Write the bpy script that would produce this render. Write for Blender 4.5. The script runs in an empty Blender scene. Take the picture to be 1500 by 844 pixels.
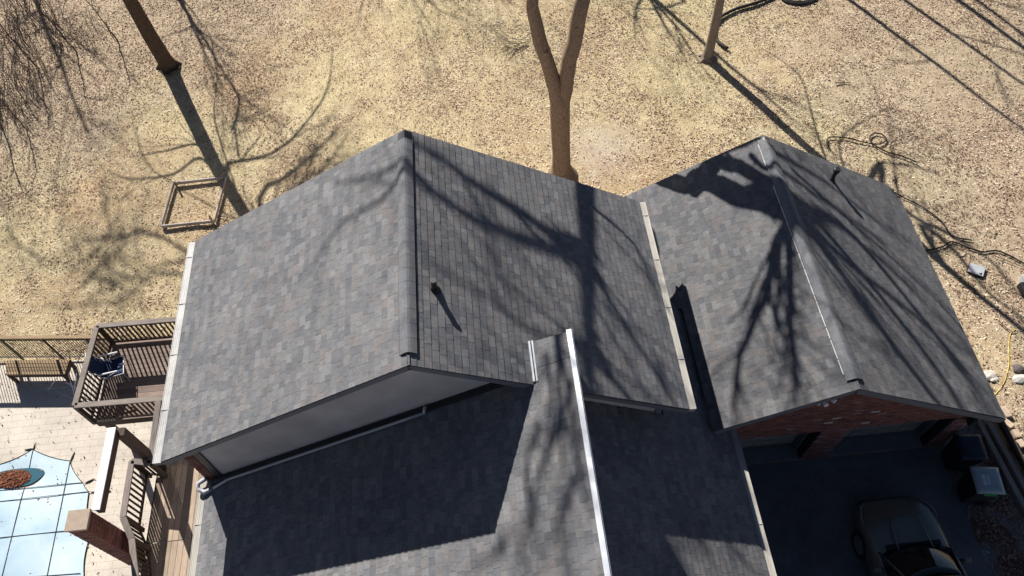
import bpy, bmesh, math, random
import numpy as np
from mathutils import Vector, Matrix
random.seed(7); rng = np.random.default_rng(7)
sc = bpy.context.scene
C = sc.collection

# ------------------------------------------------------------------ camera
CR = np.array([[0.9950559436332337, -0.09743302308601968, -0.0192477285021881],
               [-0.09216065712410365, -0.8336298463657074, -0.5445802902481328],
               [0.03701462303776972, 0.5436617379038242, -0.8384878248494521]])
CP = np.array([1.3195, -5.8605, 18.81]); FPX = 1121.904
cam_data = bpy.data.cameras.new('camera'); cam = bpy.data.objects.new('camera', cam_data); C.objects.link(cam)
cam_data.sensor_width = 36.0; cam_data.lens = FPX / 1500 * 36.0
cam_data.clip_end = 3000
m3 = Matrix((CR[0], -CR[1], -CR[2])).transposed()
cam.matrix_world = Matrix.Translation(CP) @ m3.to_4x4()
sc.camera = cam
# ------------------------------------------------------------------ light
SX, SY = 0.67018, -1.39129
SUN = np.array([SX, SY, -1.0])
elev = math.atan(1 / math.hypot(SX, SY))
w = bpy.data.worlds.new('World'); sc.world = w; w.use_nodes = True
nt = w.node_tree; bg = nt.nodes['Background']
sky = nt.nodes.new('ShaderNodeTexSky'); sky.sky_type = 'NISHITA'; sky.sun_disc = False; sky.air_density = .42; sky.dust_density = .2
sky.sun_elevation = elev; sky.sun_rotation = math.atan2(-SX, -SY)
nt.links.new(sky.outputs[0], bg.inputs[0]); bg.inputs[1].default_value = 0.05
sd = bpy.data.lights.new('sun', 'SUN'); sd.energy = 5.0; sd.angle = math.radians(0.5); sd.color = (1.0, 0.965, 0.915)
so = bpy.data.objects.new('sun', sd); C.objects.link(so)
so.rotation_euler = Vector(SUN).to_track_quat('-Z', 'Y').to_euler()
so.location = (-20, 40, 40)
sc.view_settings.view_transform = 'Standard'; sc.view_settings.look = 'None'
sc.view_settings.exposure = 0.8; sc.view_settings.gamma = 1.0

# ------------------------------------------------------------------ helpers
def V(*a): return Vector(a)
def ray(u, v): return CR.T @ np.array([(u - 750) / FPX, (v - 422) / FPX, 1.0])
def LV(u, v, z=0.0):                      # photograph point on a level plane at height z
    d = ray(u, v); t = (z - CP[2]) / d[2]; p = CP + t * d
    return Vector((p[0], p[1], z))
PZ = -1.6                                 # the pool patio lies lower than the driveway
def base_z(x): k = min(1, max(0, (x + 7) / 10.5)); return PZ * (1 - k * k * (3 - 2 * k))
def gz(x, y):
    k = min(1, max(0, (y - 7) / 6)) if x > -8 else min(1, max(0, (y - 6.5) / 4))
    if x > 14.6: k = max(k, min(1, (x - 14.6) / 3))
    bk = .24 * min(1, max(0, (x - 14.15) / .5)) * min(1, max(0, (4.5 - y) / 2.5)) * min(1, max(0, (18 - x) / 3))
    return base_z(x) + bk - .012 + k * (.06 * math.sin(x * .35 + .6) * math.sin(y * .4) + .03 * math.sin(x * 1.1) * math.cos(y * .9))
def G(u, v, dz=0.0):                      # photograph point on the ground, dz above it
    z = 0
    for _ in range(14): p = LV(u, v, z + dz); z = gz(p.x, p.y)
    return LV(u, v, z + dz)
def P_(u, v, dz=0.0): return LV(u, v, PZ + dz)
PLANE = {'mr': (0, 7.81, -.581), 'ml': (0, 7.81, .581), 'gl': (8.46, 5.022, .5918), 'gr': (8.46, 5.022, -.5918),
         'g': (0, 0, 0), 'L': (-4.98, 2.844, .536), 'R': (6.35, 3.1, -.6)}
def OP(u, v, pl):                         # point on one of the roof planes
    if pl == 'g': return np.array(G(u, v))
    x0, z0, a = PLANE[pl]; d = ray(u, v)
    t = (z0 + a * (CP[0] - x0) - CP[2]) / (d[2] - a * d[0]); return CP + t * d
def AY(u, v, y):                          # photograph point on the upright plane at y
    d = ray(u, v); p = CP + d * ((y - CP[1]) / d[1]); return tuple(p)
def depth(p): return float(CR[2] @ (np.array(p) - CP))
def inframe(p, m=0):
    q = CR @ (np.array(p) - CP)
    if q[2] <= 0: return False
    u = 750 + FPX * q[0] / q[2]; v = 422 + FPX * q[1] / q[2]
    return -m < u < 1500 + m and -m < v < 844 + m

class MB:
    def __init__(s): s.v = []; s.f = []; s.t = []
    def add(s, vs, fs, tint=0.5):
        b = len(s.v); s.v += [tuple(p) for p in vs]; s.f += [tuple(b + i for i in f) for f in fs]
        s.t += [tint] * len(vs); return s
    def box(s, c, d, rot=None, tint=0.5, top=(1, 1)):
        hx, hy, hz = d[0] / 2, d[1] / 2, d[2] / 2
        P = [Vector((x * (top[0] if z > 0 else 1), y * (top[1] if z > 0 else 1), z)) for z in (-hz, hz) for x, y in ((-hx, -hy), (hx, -hy), (hx, hy), (-hx, hy))]
        if rot is not None: P = [rot @ p for p in P]
        c = Vector(c); P = [p + c for p in P]
        return s.add(P, [(3, 2, 1, 0), (4, 5, 6, 7), (0, 1, 5, 4), (1, 2, 6, 5), (2, 3, 7, 6), (3, 0, 4, 7)], tint)
    def bar(s, a, b, w, h, tint=0.5, up=(0, 0, 1)):     # box between two points
        a = Vector(a); b = Vector(b); d = b - a; L = d.length
        if L < 1e-6: return s
        d.normalize(); u = Vector(up); x = d.cross(u)
        if x.length < 1e-4: u = Vector((0, 1, 0)); x = d.cross(u)
        x.normalize(); u = x.cross(d)
        P = []
        for q in (a, b):
            for i, j in ((-1, -1), (1, -1), (1, 1), (-1, 1)): P.append(q + x * (w / 2 * i) + u * (h / 2 * j))
        return s.add(P, [(0, 1, 2, 3), (7, 6, 5, 4), (0, 4, 5, 1), (1, 5, 6, 2), (2, 6, 7, 3), (3, 7, 4, 0)], tint)
    def tube(s, path, radii, n=8, tint=0.5, caps=True, lump=0.0):
        path = [Vector(p) for p in path]
        if not hasattr(radii, '__len__'): radii = [radii] * len(path)
        prev = None; rings = []; V_ = []
        for i, p in enumerate(path):
            if i == 0: d = path[1] - p
            elif i == len(path) - 1: d = p - path[i - 1]
            else: d = path[i + 1] - path[i - 1]
            if d.length < 1e-9: d = Vector((0, 0, 1))
            d.normalize()
            if prev is None:
                a = Vector((1, 0, 0)) if abs(d.x) < .8 else Vector((0, 1, 0)); x = (a - d * a.dot(d)).normalized()
            else: x = (prev - d * prev.dot(d)).normalized()
            prev = x; y = d.cross(x)
            for k in range(n):
                th = 2 * math.pi * k / n; r = radii[i] * (1 + (random.uniform(-lump, lump) if lump else 0))
                V_.append(p + (x * math.cos(th) + y * math.sin(th)) * r)
        F = []
        for i in range(len(path) - 1):
            for k in range(n):
                F.append((i * n + k, i * n + (k + 1) % n, (i + 1) * n + (k + 1) % n, (i + 1) * n + k))
        if caps: F.append(tuple(range(n - 1, -1, -1))); F.append(tuple(range((len(path) - 1) * n, len(path) * n)))
        return s.add(V_, F, tint)
    def prism(s, poly, z0, z1, tint=0.5):
        n = len(poly); P = [(p[0], p[1], z0) for p in poly] + [(p[0], p[1], z1) for p in poly]
        F = [tuple(range(n - 1, -1, -1)), tuple(range(n, 2 * n))] + [(i, (i + 1) % n, n + (i + 1) % n, n + i) for i in range(n)]
        return s.add(P, F, tint)
    def slab(s, quad, th, tint=0.5):     # 4 top points, thickness down
        q = [Vector(p) for p in quad]; P = q + [p - Vector((0, 0, th)) for p in q]
        n = len(q)
        return s.add(P, [tuple(range(n)), tuple(range(2 * n - 1, n - 1, -1))] + [(i, n + i, n + (i + 1) % n, (i + 1) % n) for i in range(n)], tint)
    def mesh(s, name, mat, smooth=False):
        me = bpy.data.meshes.new(name); me.from_pydata([tuple(p) for p in s.v], [], s.f)
        a = me.attributes.new('tint', 'FLOAT', 'POINT'); a.data.foreach_set('value', np.array(s.t, dtype=np.float32))
        bm = bmesh.new(); bm.from_mesh(me); bmesh.ops.recalc_face_normals(bm, faces=bm.faces); bm.to_mesh(me); bm.free()
        if mat: me.materials.append(mat)
        if smooth: me.polygons.foreach_set('use_smooth', [True] * len(me.polygons))
        me.update(); return me
    def build(s, name, mat, parent=None, smooth=False, bevel=0, kind=None, label=None):
        o = bpy.data.objects.new(name, s.mesh(name, mat, smooth)); C.objects.link(o)
        if parent is not None: attach(o, parent)
        if bevel:
            md = o.modifiers.new('bevel', 'BEVEL'); md.width = bevel; md.segments = 2; md.limit_method = 'ANGLE'
        if kind: o['kind'] = kind
        if label: o['label'] = label
        return o
def wloc(p):
    m = Matrix()
    while p is not None: m = p.matrix_parent_inverse @ p.matrix_basis @ m; p = p.parent
    return m.translation.copy()
def attach(o, parent):                    # things sit unrotated, so only the offset is undone
    o.parent = parent; o.matrix_parent_inverse = Matrix.Translation(-wloc(parent))
def thing(name, label, cat, loc=(0, 0, 0), group=None):
    o = bpy.data.objects.new(name, None); o.empty_display_size = .2; C.objects.link(o); o.location = loc
    return tag(o, label, cat, group)
def tag(o, label, cat, group=None):
    o['label'] = label; o['category'] = cat
    if group: o['group'] = group
    return o
def structure(o): o['kind'] = 'structure'; return o

# ------------------------------------------------------------------ materials
class NT:
    def __init__(s, name, rough=.8, metal=0.0, spec=.3):
        s.m = bpy.data.materials.new(name); s.m.use_nodes = True; s.t = s.m.node_tree; s.b = s.t.nodes['Principled BSDF']
        s.b.inputs['Roughness'].default_value = rough; s.b.inputs['Metallic'].default_value = metal
        s.b.inputs['Specular IOR Level'].default_value = spec
        s.geo = None
    def n(s, typ, **kw):
        x = s.t.nodes.new(typ)
        for k, v in kw.items():
            if k in x.inputs.keys() if isinstance(k, str) else False: x.inputs[k].default_value = v
            else: setattr(x, k, v)
        return x
    def pos(s, scale=(1, 1, 1)):
        g = s.n('ShaderNodeNewGeometry'); mp = s.n('ShaderNodeMapping'); mp.inputs['Scale'].default_value = scale
        s.t.links.new(g.outputs['Position'], mp.inputs['Vector']); return mp.outputs[0]
    def noise(s, scale, detail=4, rough=.6, vec=None, dist=0):
        x = s.n('ShaderNodeTexNoise'); x.inputs['Scale'].default_value = scale; x.inputs['Detail'].default_value = detail
        x.inputs['Roughness'].default_value = rough; x.inputs['Distortion'].default_value = dist
        s.t.links.new(vec if vec is not None else s.pos(), x.inputs['Vector']); return x.outputs['Fac']
    def ramp(s, fac, stops, interp='LINEAR'):
        r = s.n('ShaderNodeValToRGB'); r.color_ramp.interpolation = interp
        e = r.color_ramp.elements
        while len(e) < len(stops): e.new(.5)
        for i, (p, c) in enumerate(stops): e[i].position = p; e[i].color = (*c, 1) if len(c) == 3 else c
        s.t.links.new(fac, r.inputs[0]); return r.outputs[0]
    def mix(s, fac, a, b, mode='MIX'):
        x = s.n('ShaderNodeMix', data_type='RGBA', blend_type=mode)
        for i, q in ((0, fac), (6, a), (7, b)):
            if isinstance(q, (int, float)): x.inputs[i].default_value = q
            elif isinstance(q, tuple): x.inputs[i].default_value = (*q, 1)
            else: s.t.links.new(q, x.inputs[i])
        return x.outputs[2]
    def attr(s, name='tint'):
        a = s.n('ShaderNodeAttribute'); a.attribute_name = name; return a.outputs['Fac']
    def math(s, op, a, b=0.0):
        x = s.n('ShaderNodeMath', operation=op)
        for i, q in ((0, a), (1, b)):
            if isinstance(q, (int, float)): x.inputs[i].default_value = q
            else: s.t.links.new(q, x.inputs[i])
        return x.outputs[0]
    def color(s, c):
        if isinstance(c, tuple): s.b.inputs['Base Color'].default_value = (*c, 1)
        else: s.t.links.new(c, s.b.inputs['Base Color'])
        return s
    def bump(s, h, strength=.5, dist=.01):
        x = s.n('ShaderNodeBump'); x.inputs['Strength'].default_value = strength; x.inputs['Distance'].default_value = dist
        s.t.links.new(h, x.inputs['Height']); s.t.links.new(x.outputs[0], s.b.inputs['Normal']); return s
    def rough(s, q): s.t.links.new(q, s.b.inputs['Roughness']); return s

def simple(name, col, rough=.7, metal=0, var=.25, scale=6, spec=.3, bump=0.0, bscale=60):
    n = NT(name, rough, metal, spec)
    f = n.noise(scale, 5)
    a = tuple(c * (1 - var) for c in col); b = tuple(min(1, c * (1 + var)) for c in col)
    n.color(n.ramp(f, [(.3, a), (.7, b)]))
    if bump: n.bump(n.noise(bscale, 3), bump, .01)
    return n.m

def mat_shingle(name, cols, k=1.0):
    n = NT(name, .92, 0, .2)
    base = n.ramp(n.attr(), [(i / (len(cols) - 1), tuple(c * k for c in q)) for i, q in enumerate(cols)])
    gr = n.ramp(n.noise(220, 2, .7), [(.3, (.66, .66, .68)), (.7, (1.38, 1.36, 1.34))])
    big = n.ramp(n.noise(.9, 6, .65), [(.3, (.84, .85, .88)), (.5, (1.0, 1.0, 1.0)), (.7, (1.16, 1.14, 1.11))])
    hue = n.ramp(n.noise(2.2, 4, .7), [(.32, (.97, 1.0, 1.01)), (.5, (1, 1, 1)), (.68, (1.03, .99, .985))])
    med = n.ramp(n.noise(11, 4, .85), [(.3, (.80, .80, .81)), (.7, (1.20, 1.20, 1.19))])
    st = n.ramp(n.noise(1.1, 5, .7, n.pos((6, .8, 1))), [(.3, (.9, .9, .92)), (.75, (1.08, 1.08, 1.06))])
    c = n.mix(1.0, base, gr, 'MULTIPLY'); c = n.mix(1.0, c, big, 'MULTIPLY'); c = n.mix(1.0, c, st, 'MULTIPLY'); c = n.mix(1.0, c, hue, 'MULTIPLY'); c = n.mix(1.0, c, med, 'MULTIPLY')
    n.color(c); n.bump(n.noise(260, 2), .5, .004); return n.m
SHC = [(.158, .161, .169), (.194, .196, .202), (.214, .207, .205), (.178, .181, .188), (.236, .236, .238), (.200, .191, .187), (.167, .171, .179), (.224, .224, .227)]
M_sh = mat_shingle('asphalt_shingle', SHC, .80)
M_shg = mat_shingle('older_asphalt_shingle', [tuple(1.1 * a - .1 * .2 for a in q) for q in SHC], .65)
M_shbase = simple('shingle_underlay', (.035, .036, .042), .95)
def mat_wood(name, dark, light, along='y', rough=.85, tint=True):
    n = NT(name, rough, 0, .25)
    sc_ = {'y': (14, .9, 14), 'x': (.9, 14, 14), 'z': (14, 14, .9)}[along]
    f = n.noise(3, 6, .65, n.pos(sc_)); c = n.ramp(f, [(.3, dark), (.7, light)])
    if tint:
        t = n.ramp(n.attr(), [(0, (.72, .72, .72)), (1, (1.25, 1.22, 1.2))]); c = n.mix(1.0, c, t, 'MULTIPLY')
    b = n.ramp(n.noise(1.2, 4), [(.3, (.82, .82, .82)), (.7, (1.15, 1.15, 1.15))]); c = n.mix(1.0, c, b, 'MULTIPLY')
    n.color(c); n.bump(f, .35, .006); return n.m
M_board = mat_wood('walkway_boards', (.30, .23, .17), (.45, .36, .275), 'y')
M_deckb = mat_wood('deck_boards', (.19, .14, .115), (.30, .23, .19), 'x')
M_rail = mat_wood('weathered_rail_wood', (.20, .165, .14), (.36, .31, .27), 'x')
M_bal = mat_wood('dark_baluster_wood', (.04, .027, .02), (.085, .058, .045), 'z')
M_brail = mat_wood('dark_beam_wood', (.06, .04, .03), (.12, .085, .07), 'y')
M_brail2 = mat_wood('grey_brown_handrail', (.15, .125, .11), (.28, .24, .215), 'y')
M_bench = mat_wood('tan_bench_wood', (.24, .17, .10), (.36, .26, .16), 'x')
M_timb = mat_wood('landscape_timber', (.22, .19, .16), (.36, .31, .26), 'y')
M_bed = mat_wood('bed_board_wood', (.30, .26, .23), (.46, .42, .38), 'x')
M_gut = NT('gutter_cover', .55, 0, .4)
M_gut.color(M_gut.ramp(M_gut.noise(2.5, 6, .7, M_gut.pos((5, .5, 5))), [(.3, (.36, .335, .285)), (.7, (.54, .51, .45))])); M_gut = M_gut.m
M_gutw = simple('white_gutter_cover', (.50, .485, .46), .55, 0, .22, 3)
M_fascia = simple('grey_fascia_paint', (.13, .14, .16), .6, 0, .08, 4)
M_soffit = simple('soffit_paint', (.34, .34, .36), .7, 0, .06, 4)
M_siding = simple('grey_siding', (.45, .43, .43), .65, 0, .18, 1.2)
M_flash = NT('glare_white_flashing', .42, .3, .5)
M_flash.color(M_flash.ramp(M_flash.noise(4, 5), [(.3, (.50, .54, .60)), (.7, (.76, .76, .76))])); M_flash = M_flash.m  # sun glare and sky reflection put into the metal's blue-white base colour
M_white = simple('white_paint', (.78, .78, .77), .5, 0, .06, 5)
M_black = simple('black_metal', (.018, .018, .02), .45, 0, .2, 8, .5)
M_blackm = simple('matt_black_plastic', (.02, .02, .022), .75, 0, .2, 8)
M_conc = simple('concrete_sill', (.16, .16, .16), .9, 0, .15, 3, bump=.3)
def mat_brick():
    n = NT('red_brick', .9, 0, .2)
    base = n.ramp(n.attr(), [(0, (.14, .062, .05)), (.35, (.21, .088, .068)), (.6, (.26, .115, .092)), (.82, (.19, .10, .092)), (.93, (.28, .20, .19)), (1, (.50, .47, .46))])
    g = n.ramp(n.noise(40, 4), [(.3, (.75, .75, .75)), (.7, (1.2, 1.2, 1.2))])
    n.color(n.mix(1.0, base, g, 'MULTIPLY')); n.bump(n.noise(90, 3), .5, .006); return n.m
M_brick = mat_brick(); M_mortar = simple('mortar', (.20, .16, .15), .95, 0, .15, 20)
M_garagedoor = simple('garage_door_paint', (.30, .27, .22), .6, 0, .1, 3)
def mat_lawn():
    n = NT('dry_lawn', .95, 0, .15)
    p = n.pos()
    a = n.ramp(n.noise(34, 5, .85), [(.28, (.16, .115, .07)), (.42, (.50, .41, .265)), (.6, (.74, .64, .45)), (.75, (.92, .83, .65))])
    patch = n.noise(.16, 6, .6, dist=.4)
    green = n.ramp(patch, [(.34, (.90, .76, .66)), (.5, (1.03, .98, .86)), (.66, (1.0, 1.0, .80))])
    c = n.mix(1.0, a, green, 'MULTIPLY')
    # bare, leafy ground to the east and in the wood on the west
    sep = n.n('ShaderNodeSeparateXYZ'); g = n.n('ShaderNodeNewGeometry'); n.t.links.new(g.outputs['Position'], sep.inputs[0])
    e = n.math('MULTIPLY', n.math('SUBTRACT', sep.outputs[0], 10.5), .16)
    wv = n.math('MULTIPLY', n.math('SUBTRACT', n.math('SUBTRACT', sep.outputs[1], n.math('MULTIPLY', sep.outputs[0], .9)), 24.5), .22)
    msk = n.math('ADD', n.math('MAXIMUM', e, wv), n.math('MULTIPLY', n.math('SUBTRACT', n.noise(.5, 5), .5), 2.4))
    mk = n.ramp(msk, [(.15, (0, 0, 0)), (.75, (1, 1, 1))])
    dirt = n.ramp(n.noise(26, 5, .8), [(.28, (.18, .125, .085)), (.45, (.50, .385, .27)), (.7, (.78, .64, .48))])
    c = n.mix(n.math('MULTIPLY', mk, .72), c, dirt)
    sm = n.ramp(n.noise(1.7, 5, .65), [(.3, (.72, .70, .68)), (.65, (1.12, 1.12, 1.12))])
    c = n.mix(1.0, c, sm, 'MULTIPLY')
    dn = n.n('ShaderNodeVectorMath', operation='DISTANCE'); g2 = n.n('ShaderNodeNewGeometry'); n.t.links.new(g2.outputs['Position'], dn.inputs[0]); dn.inputs[1].default_value = tuple(G(885, 218))
    ds = n.math('ADD', dn.outputs['Value'], n.math('MULTIPLY', n.noise(1.6, 6, .75), 3.2))
    pm = n.ramp(n.math('MULTIPLY', ds, .25), [(.45, (1, 1, 1)), (.85, (0, 0, 0))])
    c = n.mix(n.math('MULTIPLY', pm, .6), c, n.ramp(n.noise(30, 4, .8), [(.3, (.42, .35, .27)), (.6, (.74, .65, .54))]))
    n.color(c); n.bump(n.noise(60, 4, .8), .9, .05); return n.m
M_lawn = mat_lawn()
def mat_tinted(name, stops, rough=.9, trans=0):
    n = NT(name, rough, 0, .2); n.color(n.ramp(n.attr(), stops)); return n.m
M_leaf = mat_tinted('dead_leaf', [(0, (.12, .072, .048)), (.3, (.28, .17, .115)), (.55, (.48, .34, .245)), (.8, (.66, .52, .40)), (1, (.76, .65, .52))])
M_blade = mat_tinted('dry_grass_blade', [(0, (.18, .125, .07)), (.3, (.48, .39, .24)), (.58, (.84, .75, .53)), (.85, (.95, .88, .68)), (1, (.74, .72, .44))])
def mat_bark(name, a, b, moss=None):
    n = NT(name, .95, 0, .15)
    f = n.noise(9, 8, .75, n.pos((5, 5, 1.1)), .8)
    c = n.ramp(f, [(.3, a), (.68, b)])
    n.color(c); n.bump(f, 1.0, .06); return n.m
M_bark = mat_bark('brown_bark', (.09, .06, .04), (.48, .34, .235))
M_barkd = mat_bark('dark_bark', (.055, .038, .028), (.20, .14, .10))
M_barkl = mat_bark('pale_bark', (.20, .155, .12), (.38, .31, .25))
M_twig = mat_bark('grey_twig', (.15, .13, .12), (.30, .26, .23))
def mat_paver():
    n = NT('pale_paver', .9, 0, .2)
    t = n.ramp(n.attr(), [(0, (.625, .555, .47)), (1, (.64, .57, .485))])
    s_ = n.ramp(n.noise(.8, 5, .6), [(.3, (.78, .78, .79)), (.65, (1.08, 1.08, 1.06))])
    g = n.ramp(n.noise(40, 3), [(.3, (.9, .9, .9)), (.7, (1.08, 1.08, 1.08))])
    c = n.mix(1.0, t, s_, 'MULTIPLY'); n.color(n.mix(1.0, c, g, 'MULTIPLY')); n.bump(n.noise(80, 3), .3, .004); return n.m
M_paver = mat_paver(); M_joint = simple('paver_joint_sand', (.60, .53, .44), .95)
def mat_cover():
    n = NT('pool_cover_fabric', .6, 0, .35)
    c = n.ramp(n.noise(.75, 5, .55, dist=.5), [(.25, (.30, .44, .54)), (.45, (.44, .57, .65)), (.68, (.58, .68, .73))])
    n.color(c); n.bump(n.noise(2.2, 4), .12, .04); return n.m
M_cover = mat_cover()
def mat_asphalt():
    n = NT('dark_asphalt', .9, 0, .2)
    a = n.ramp(n.noise(90, 3), [(.3, (.09, .09, .095)), (.7, (.17, .17, .175))])
    b = n.ramp(n.noise(.9, 6, .7), [(.3, (.7, .7, .7)), (.7, (1.3, 1.3, 1.3))])
    n.color(n.mix(1.0, a, b, 'MULTIPLY')); n.bump(n.noise(120, 2), .4, .006); return n.m
M_asph = mat_asphalt()
def mat_gravel():
    n = NT('gravel_ground', .95, 0, .2)
    a = n.ramp(n.noise(30, 3, .8), [(.3, (.09, .085, .085)), (.5, (.22, .21, .21)), (.7, (.45, .44, .44))])
    b = n.ramp(n.noise(22, 4, .8), [(.3, (.06, .03, .022)), (.7, (.20, .11, .08))])
    m = n.ramp(n.noise(.8, 4, .6, dist=.3), [(.46, (0, 0, 0)), (.56, (1, 1, 1))])
    n.color(n.mix(m, a, b)); n.bump(n.noise(45, 3), .8, .03); return n.m
M_gravel = mat_gravel()
M_stone = mat_tinted('small_grey_stone', [(0, (.10, .10, .10)), (.6, (.30, .29, .29)), (1, (.60, .59, .58))])
M_tan = simple('tan_wall_block', (.46, .36, .26), .9, 0, .2, 9, bump=.5)
M_paint = NT('olive_grey_car_paint', .32, .2, .5); M_paint.color((.12, .125, .105)); M_paint.b.inputs['Coat Weight'].default_value = .6; M_paint.b.inputs['Coat Roughness'].default_value = .12
M_paint.rough(M_paint.ramp(M_paint.noise(5, 6), [(.3, (.28,) * 3), (.7, (.5,) * 3)])); M_paint = M_paint.m
M_glass = NT('car_glass', .06, 0, .6); M_glass.color((.012, .014, .016)); M_glass = M_glass.m
M_lens = NT('headlight_lens', .12, 0, .6); M_lens.color((.16, .17, .18)); M_lens = M_lens.m
M_tyre = simple('tyre_rubber', (.02, .02, .02), .85); M_rim = simple('alloy_rim', (.4, .4, .42), .35, .8)
M_chrome = simple('chrome_trim', (.55, .56, .58), .2, .9, .05)
M_blue = simple('blue_sling_fabric', (.012, .028, .085), .7, 0, .2, 12)
M_binlid = simple('pale_green_grey_lid', (.34, .40, .40), .5, 0, .08, 5)
M_bindark = simple('dark_navy_bin_plastic', (.018, .022, .032), .5, 0, .1, 5)
M_green = simple('bright_green_plastic', (.05, .42, .06), .5, 0, .05, 5)
M_yellow = simple('yellow_cord', (.65, .48, .06), .6)
M_grey = simple('grey_metal_panel', (.42, .43, .45), .5, 0, .08, 6)
M_glow = simple('lamp_lens_white', (.75, .75, .8), .4)
M_ridge = mat_shingle('ridge_cap_shingle', [(.175, .18, .19), (.20, .205, .215), (.205, .207, .213)], .80)

# ------------------------------------------------------------------ repeated pieces: 300 largest single, the rest joined
def place_pieces(name, pieces, variants, mat, limit, budget=None):
    """pieces: (variant, Matrix, parent). variants: list of (verts, faces, tint). the nearest ones become single objects."""
    meshes = {}
    order = sorted(range(len(pieces)), key=lambda i: (0 if inframe(pieces[i][1].translation, 10) else 1e3) + depth(pieces[i][1].translation))
    single = set(order[:limit]); rest = {}
    for i, (k, mw, par) in enumerate(pieces):
        if i in single:
            if k not in meshes:
                vs, fs, t = variants[k]; meshes[k] = MB().add(vs, fs, t).mesh(name, mat)
            o = bpy.data.objects.new(name, meshes[k]); C.objects.link(o); o.parent = par
            o.matrix_parent_inverse = Matrix.Translation(-wloc(par)); o.matrix_basis = mw
        else:
            r = rest.setdefault(par.name, (par, MB())); vs, fs, t = variants[k]
            r[1].add([mw @ Vector(v) for v in vs], fs, t)
    for par, mb in rest.values():
        mb.build(name, mat, par, kind='stuff')

SW = (.11, .15, .19, .24)
shv = []
for wd in SW:
    for ti in range(8):
        for th in (.010, .013):
            l = .165; g = .002
            vs = [(0 + g, 0, th), (wd - g, 0, th), (wd - g, l, .003), (g, l, .003), (g, 0, 0), (wd - g, 0, 0)]
            shv.append((vs, [(0, 1, 2, 3), (4, 5, 1, 0), (4, 0, 3), (5, 2, 1)], ti / 7 * .999))
def shingle_slope(pieces, parent, E0, E1, R0, R1, keep=lambda x, y: True, expo=.138):
    """E0->E1 eave, R0->R1 ridge (E0 below R0)."""
    E0, E1, R0, R1 = map(Vector, (E0, E1, R0, R1))
    up = (R0 - E0); L = up.length; W_ = (E1 - E0).length; n = int(L / expo + .5)
    ux = (E1 - E0).normalized(); nrm = ux.cross(up).normalized()
    if nrm.z < 0: nrm = -nrm
    for i in range(n):
        f = i / n; a = E0.lerp(R0, f); b = E1.lerp(R1, f); s = -random.random() * .25; Wd = (b - a).length
        yv = ((R0 - E0) / L)
        xv = (b - a).normalized(); hand = xv.cross(yv).dot(nrm) > 0
        s = -.022; end = Wd + .022; first = random.uniform(.45, 1)
        while s < end - .02:
            wi = random.choice((0, 1, 2, 2, 3, 3)); wd = SW[wi] * first; first = 1
            if end - s - wd < .09: wd = end - s
            ti = random.choice((0, 1, 2, 3, 4, 5, 6, 7, 3, 1, 2)); th = random.randint(0, 1)
            p = a + xv * s; c = p + xv * wd / 2 + yv * .07
            if keep(c.x, c.y):
                k = wd / SW[wi]
                if hand: m = Matrix((xv * k, yv, nrm)).transposed().to_4x4(); q = p
                else: m = Matrix((-xv * k, yv, nrm)).transposed().to_4x4(); q = p + xv * wd
                m.translation = q + nrm * .004
                pieces.append((wi * 16 + ti * 2 + th, m, parent))
            s += wd

# ------------------------------------------------------------------ ground
def grid(name, x0, x1, y0, y1, nx, ny, z, mat):
    xs = np.linspace(x0, x1, nx + 1); ys = np.linspace(y0, y1, ny + 1)
    vs = [(x, y, z(x, y)) for y in ys for x in xs]
    fs = [(j * (nx + 1) + i, j * (nx + 1) + i + 1, (j + 1) * (nx + 1) + i + 1, (j + 1) * (nx + 1) + i) for j in range(ny) for i in range(nx)]
    return MB().add(vs, fs).build(name, mat)
lawn = structure(grid('ground', -45, 55, -30, 55, 400, 340, gz, M_lawn)); lawn['label'] = 'dry straw coloured lawn with fallen leaves around the house'
far = MB()
for (a, b, c, d) in ((-900, -45, -900, 900), (55, 900, -900, 900), (-45, -7, 55, 900), (-7, 3.5, 55, 900), (3.5, 55, 55, 900), (-45, -7, -900, -30), (-7, 3.5, -900, -30), (3.5, 55, -900, -30)):
    za, zb = base_z(a) - .03, base_z(b) - .03
    far.add([(a, c, za), (b, c, zb), (b, d, zb), (a, d, za)], [(0, 1, 2, 3)])
structure(far.build('ground_beyond', M_lawn))
# driveway
dr = MB(); dr.prism([(6.3, -14), (12.35, -14), (12.45, -2.8), (12.5, -1.2), (12.55, .34), (6.3, .34)], -.1, .004)
structure(dr.build('driveway', M_asph))
gb = MB(); gb.prism([(12.3, -14), (13.95, -14), (13.95, 2.6), (12.62, 2.6), (12.62, .3), (12.5, .3)], -.1, 0.0)
structure(gb.build('gravel_bed', M_gravel))

# ------------------------------------------------------------------ HOUSE
house = thing('house', 'grey shingled house with a wide front gable, a lower front wing and beige gutters', 'house', (0, 2.6, 0))
pieces = []
ZR, ZE, WM, YB = 7.81, 4.843, 5.108, 5.25
AF, AB = (0.0, -.005, ZR), (0.05, 5.22, ZR)
def roofslab(name, quad, th=.11, parent=house):
    return MB().slab(quad, th).build(name, M_shbase, parent)
rl = roofslab('roof', [(-WM - .02, 0, ZE), AF, AB, (-WM - .02, YB, ZE)])
rr = roofslab('roof', [AF, (WM, 0.01, ZE), (WM, YB, ZE), AB])
shingle_slope(pieces, rl, (-WM - .02, 0, ZE), (-WM - .02, YB, ZE), AF, AB)
shingle_slope(pieces, rr, (WM, .01, ZE), (WM, YB, ZE), AF, AB)
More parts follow.
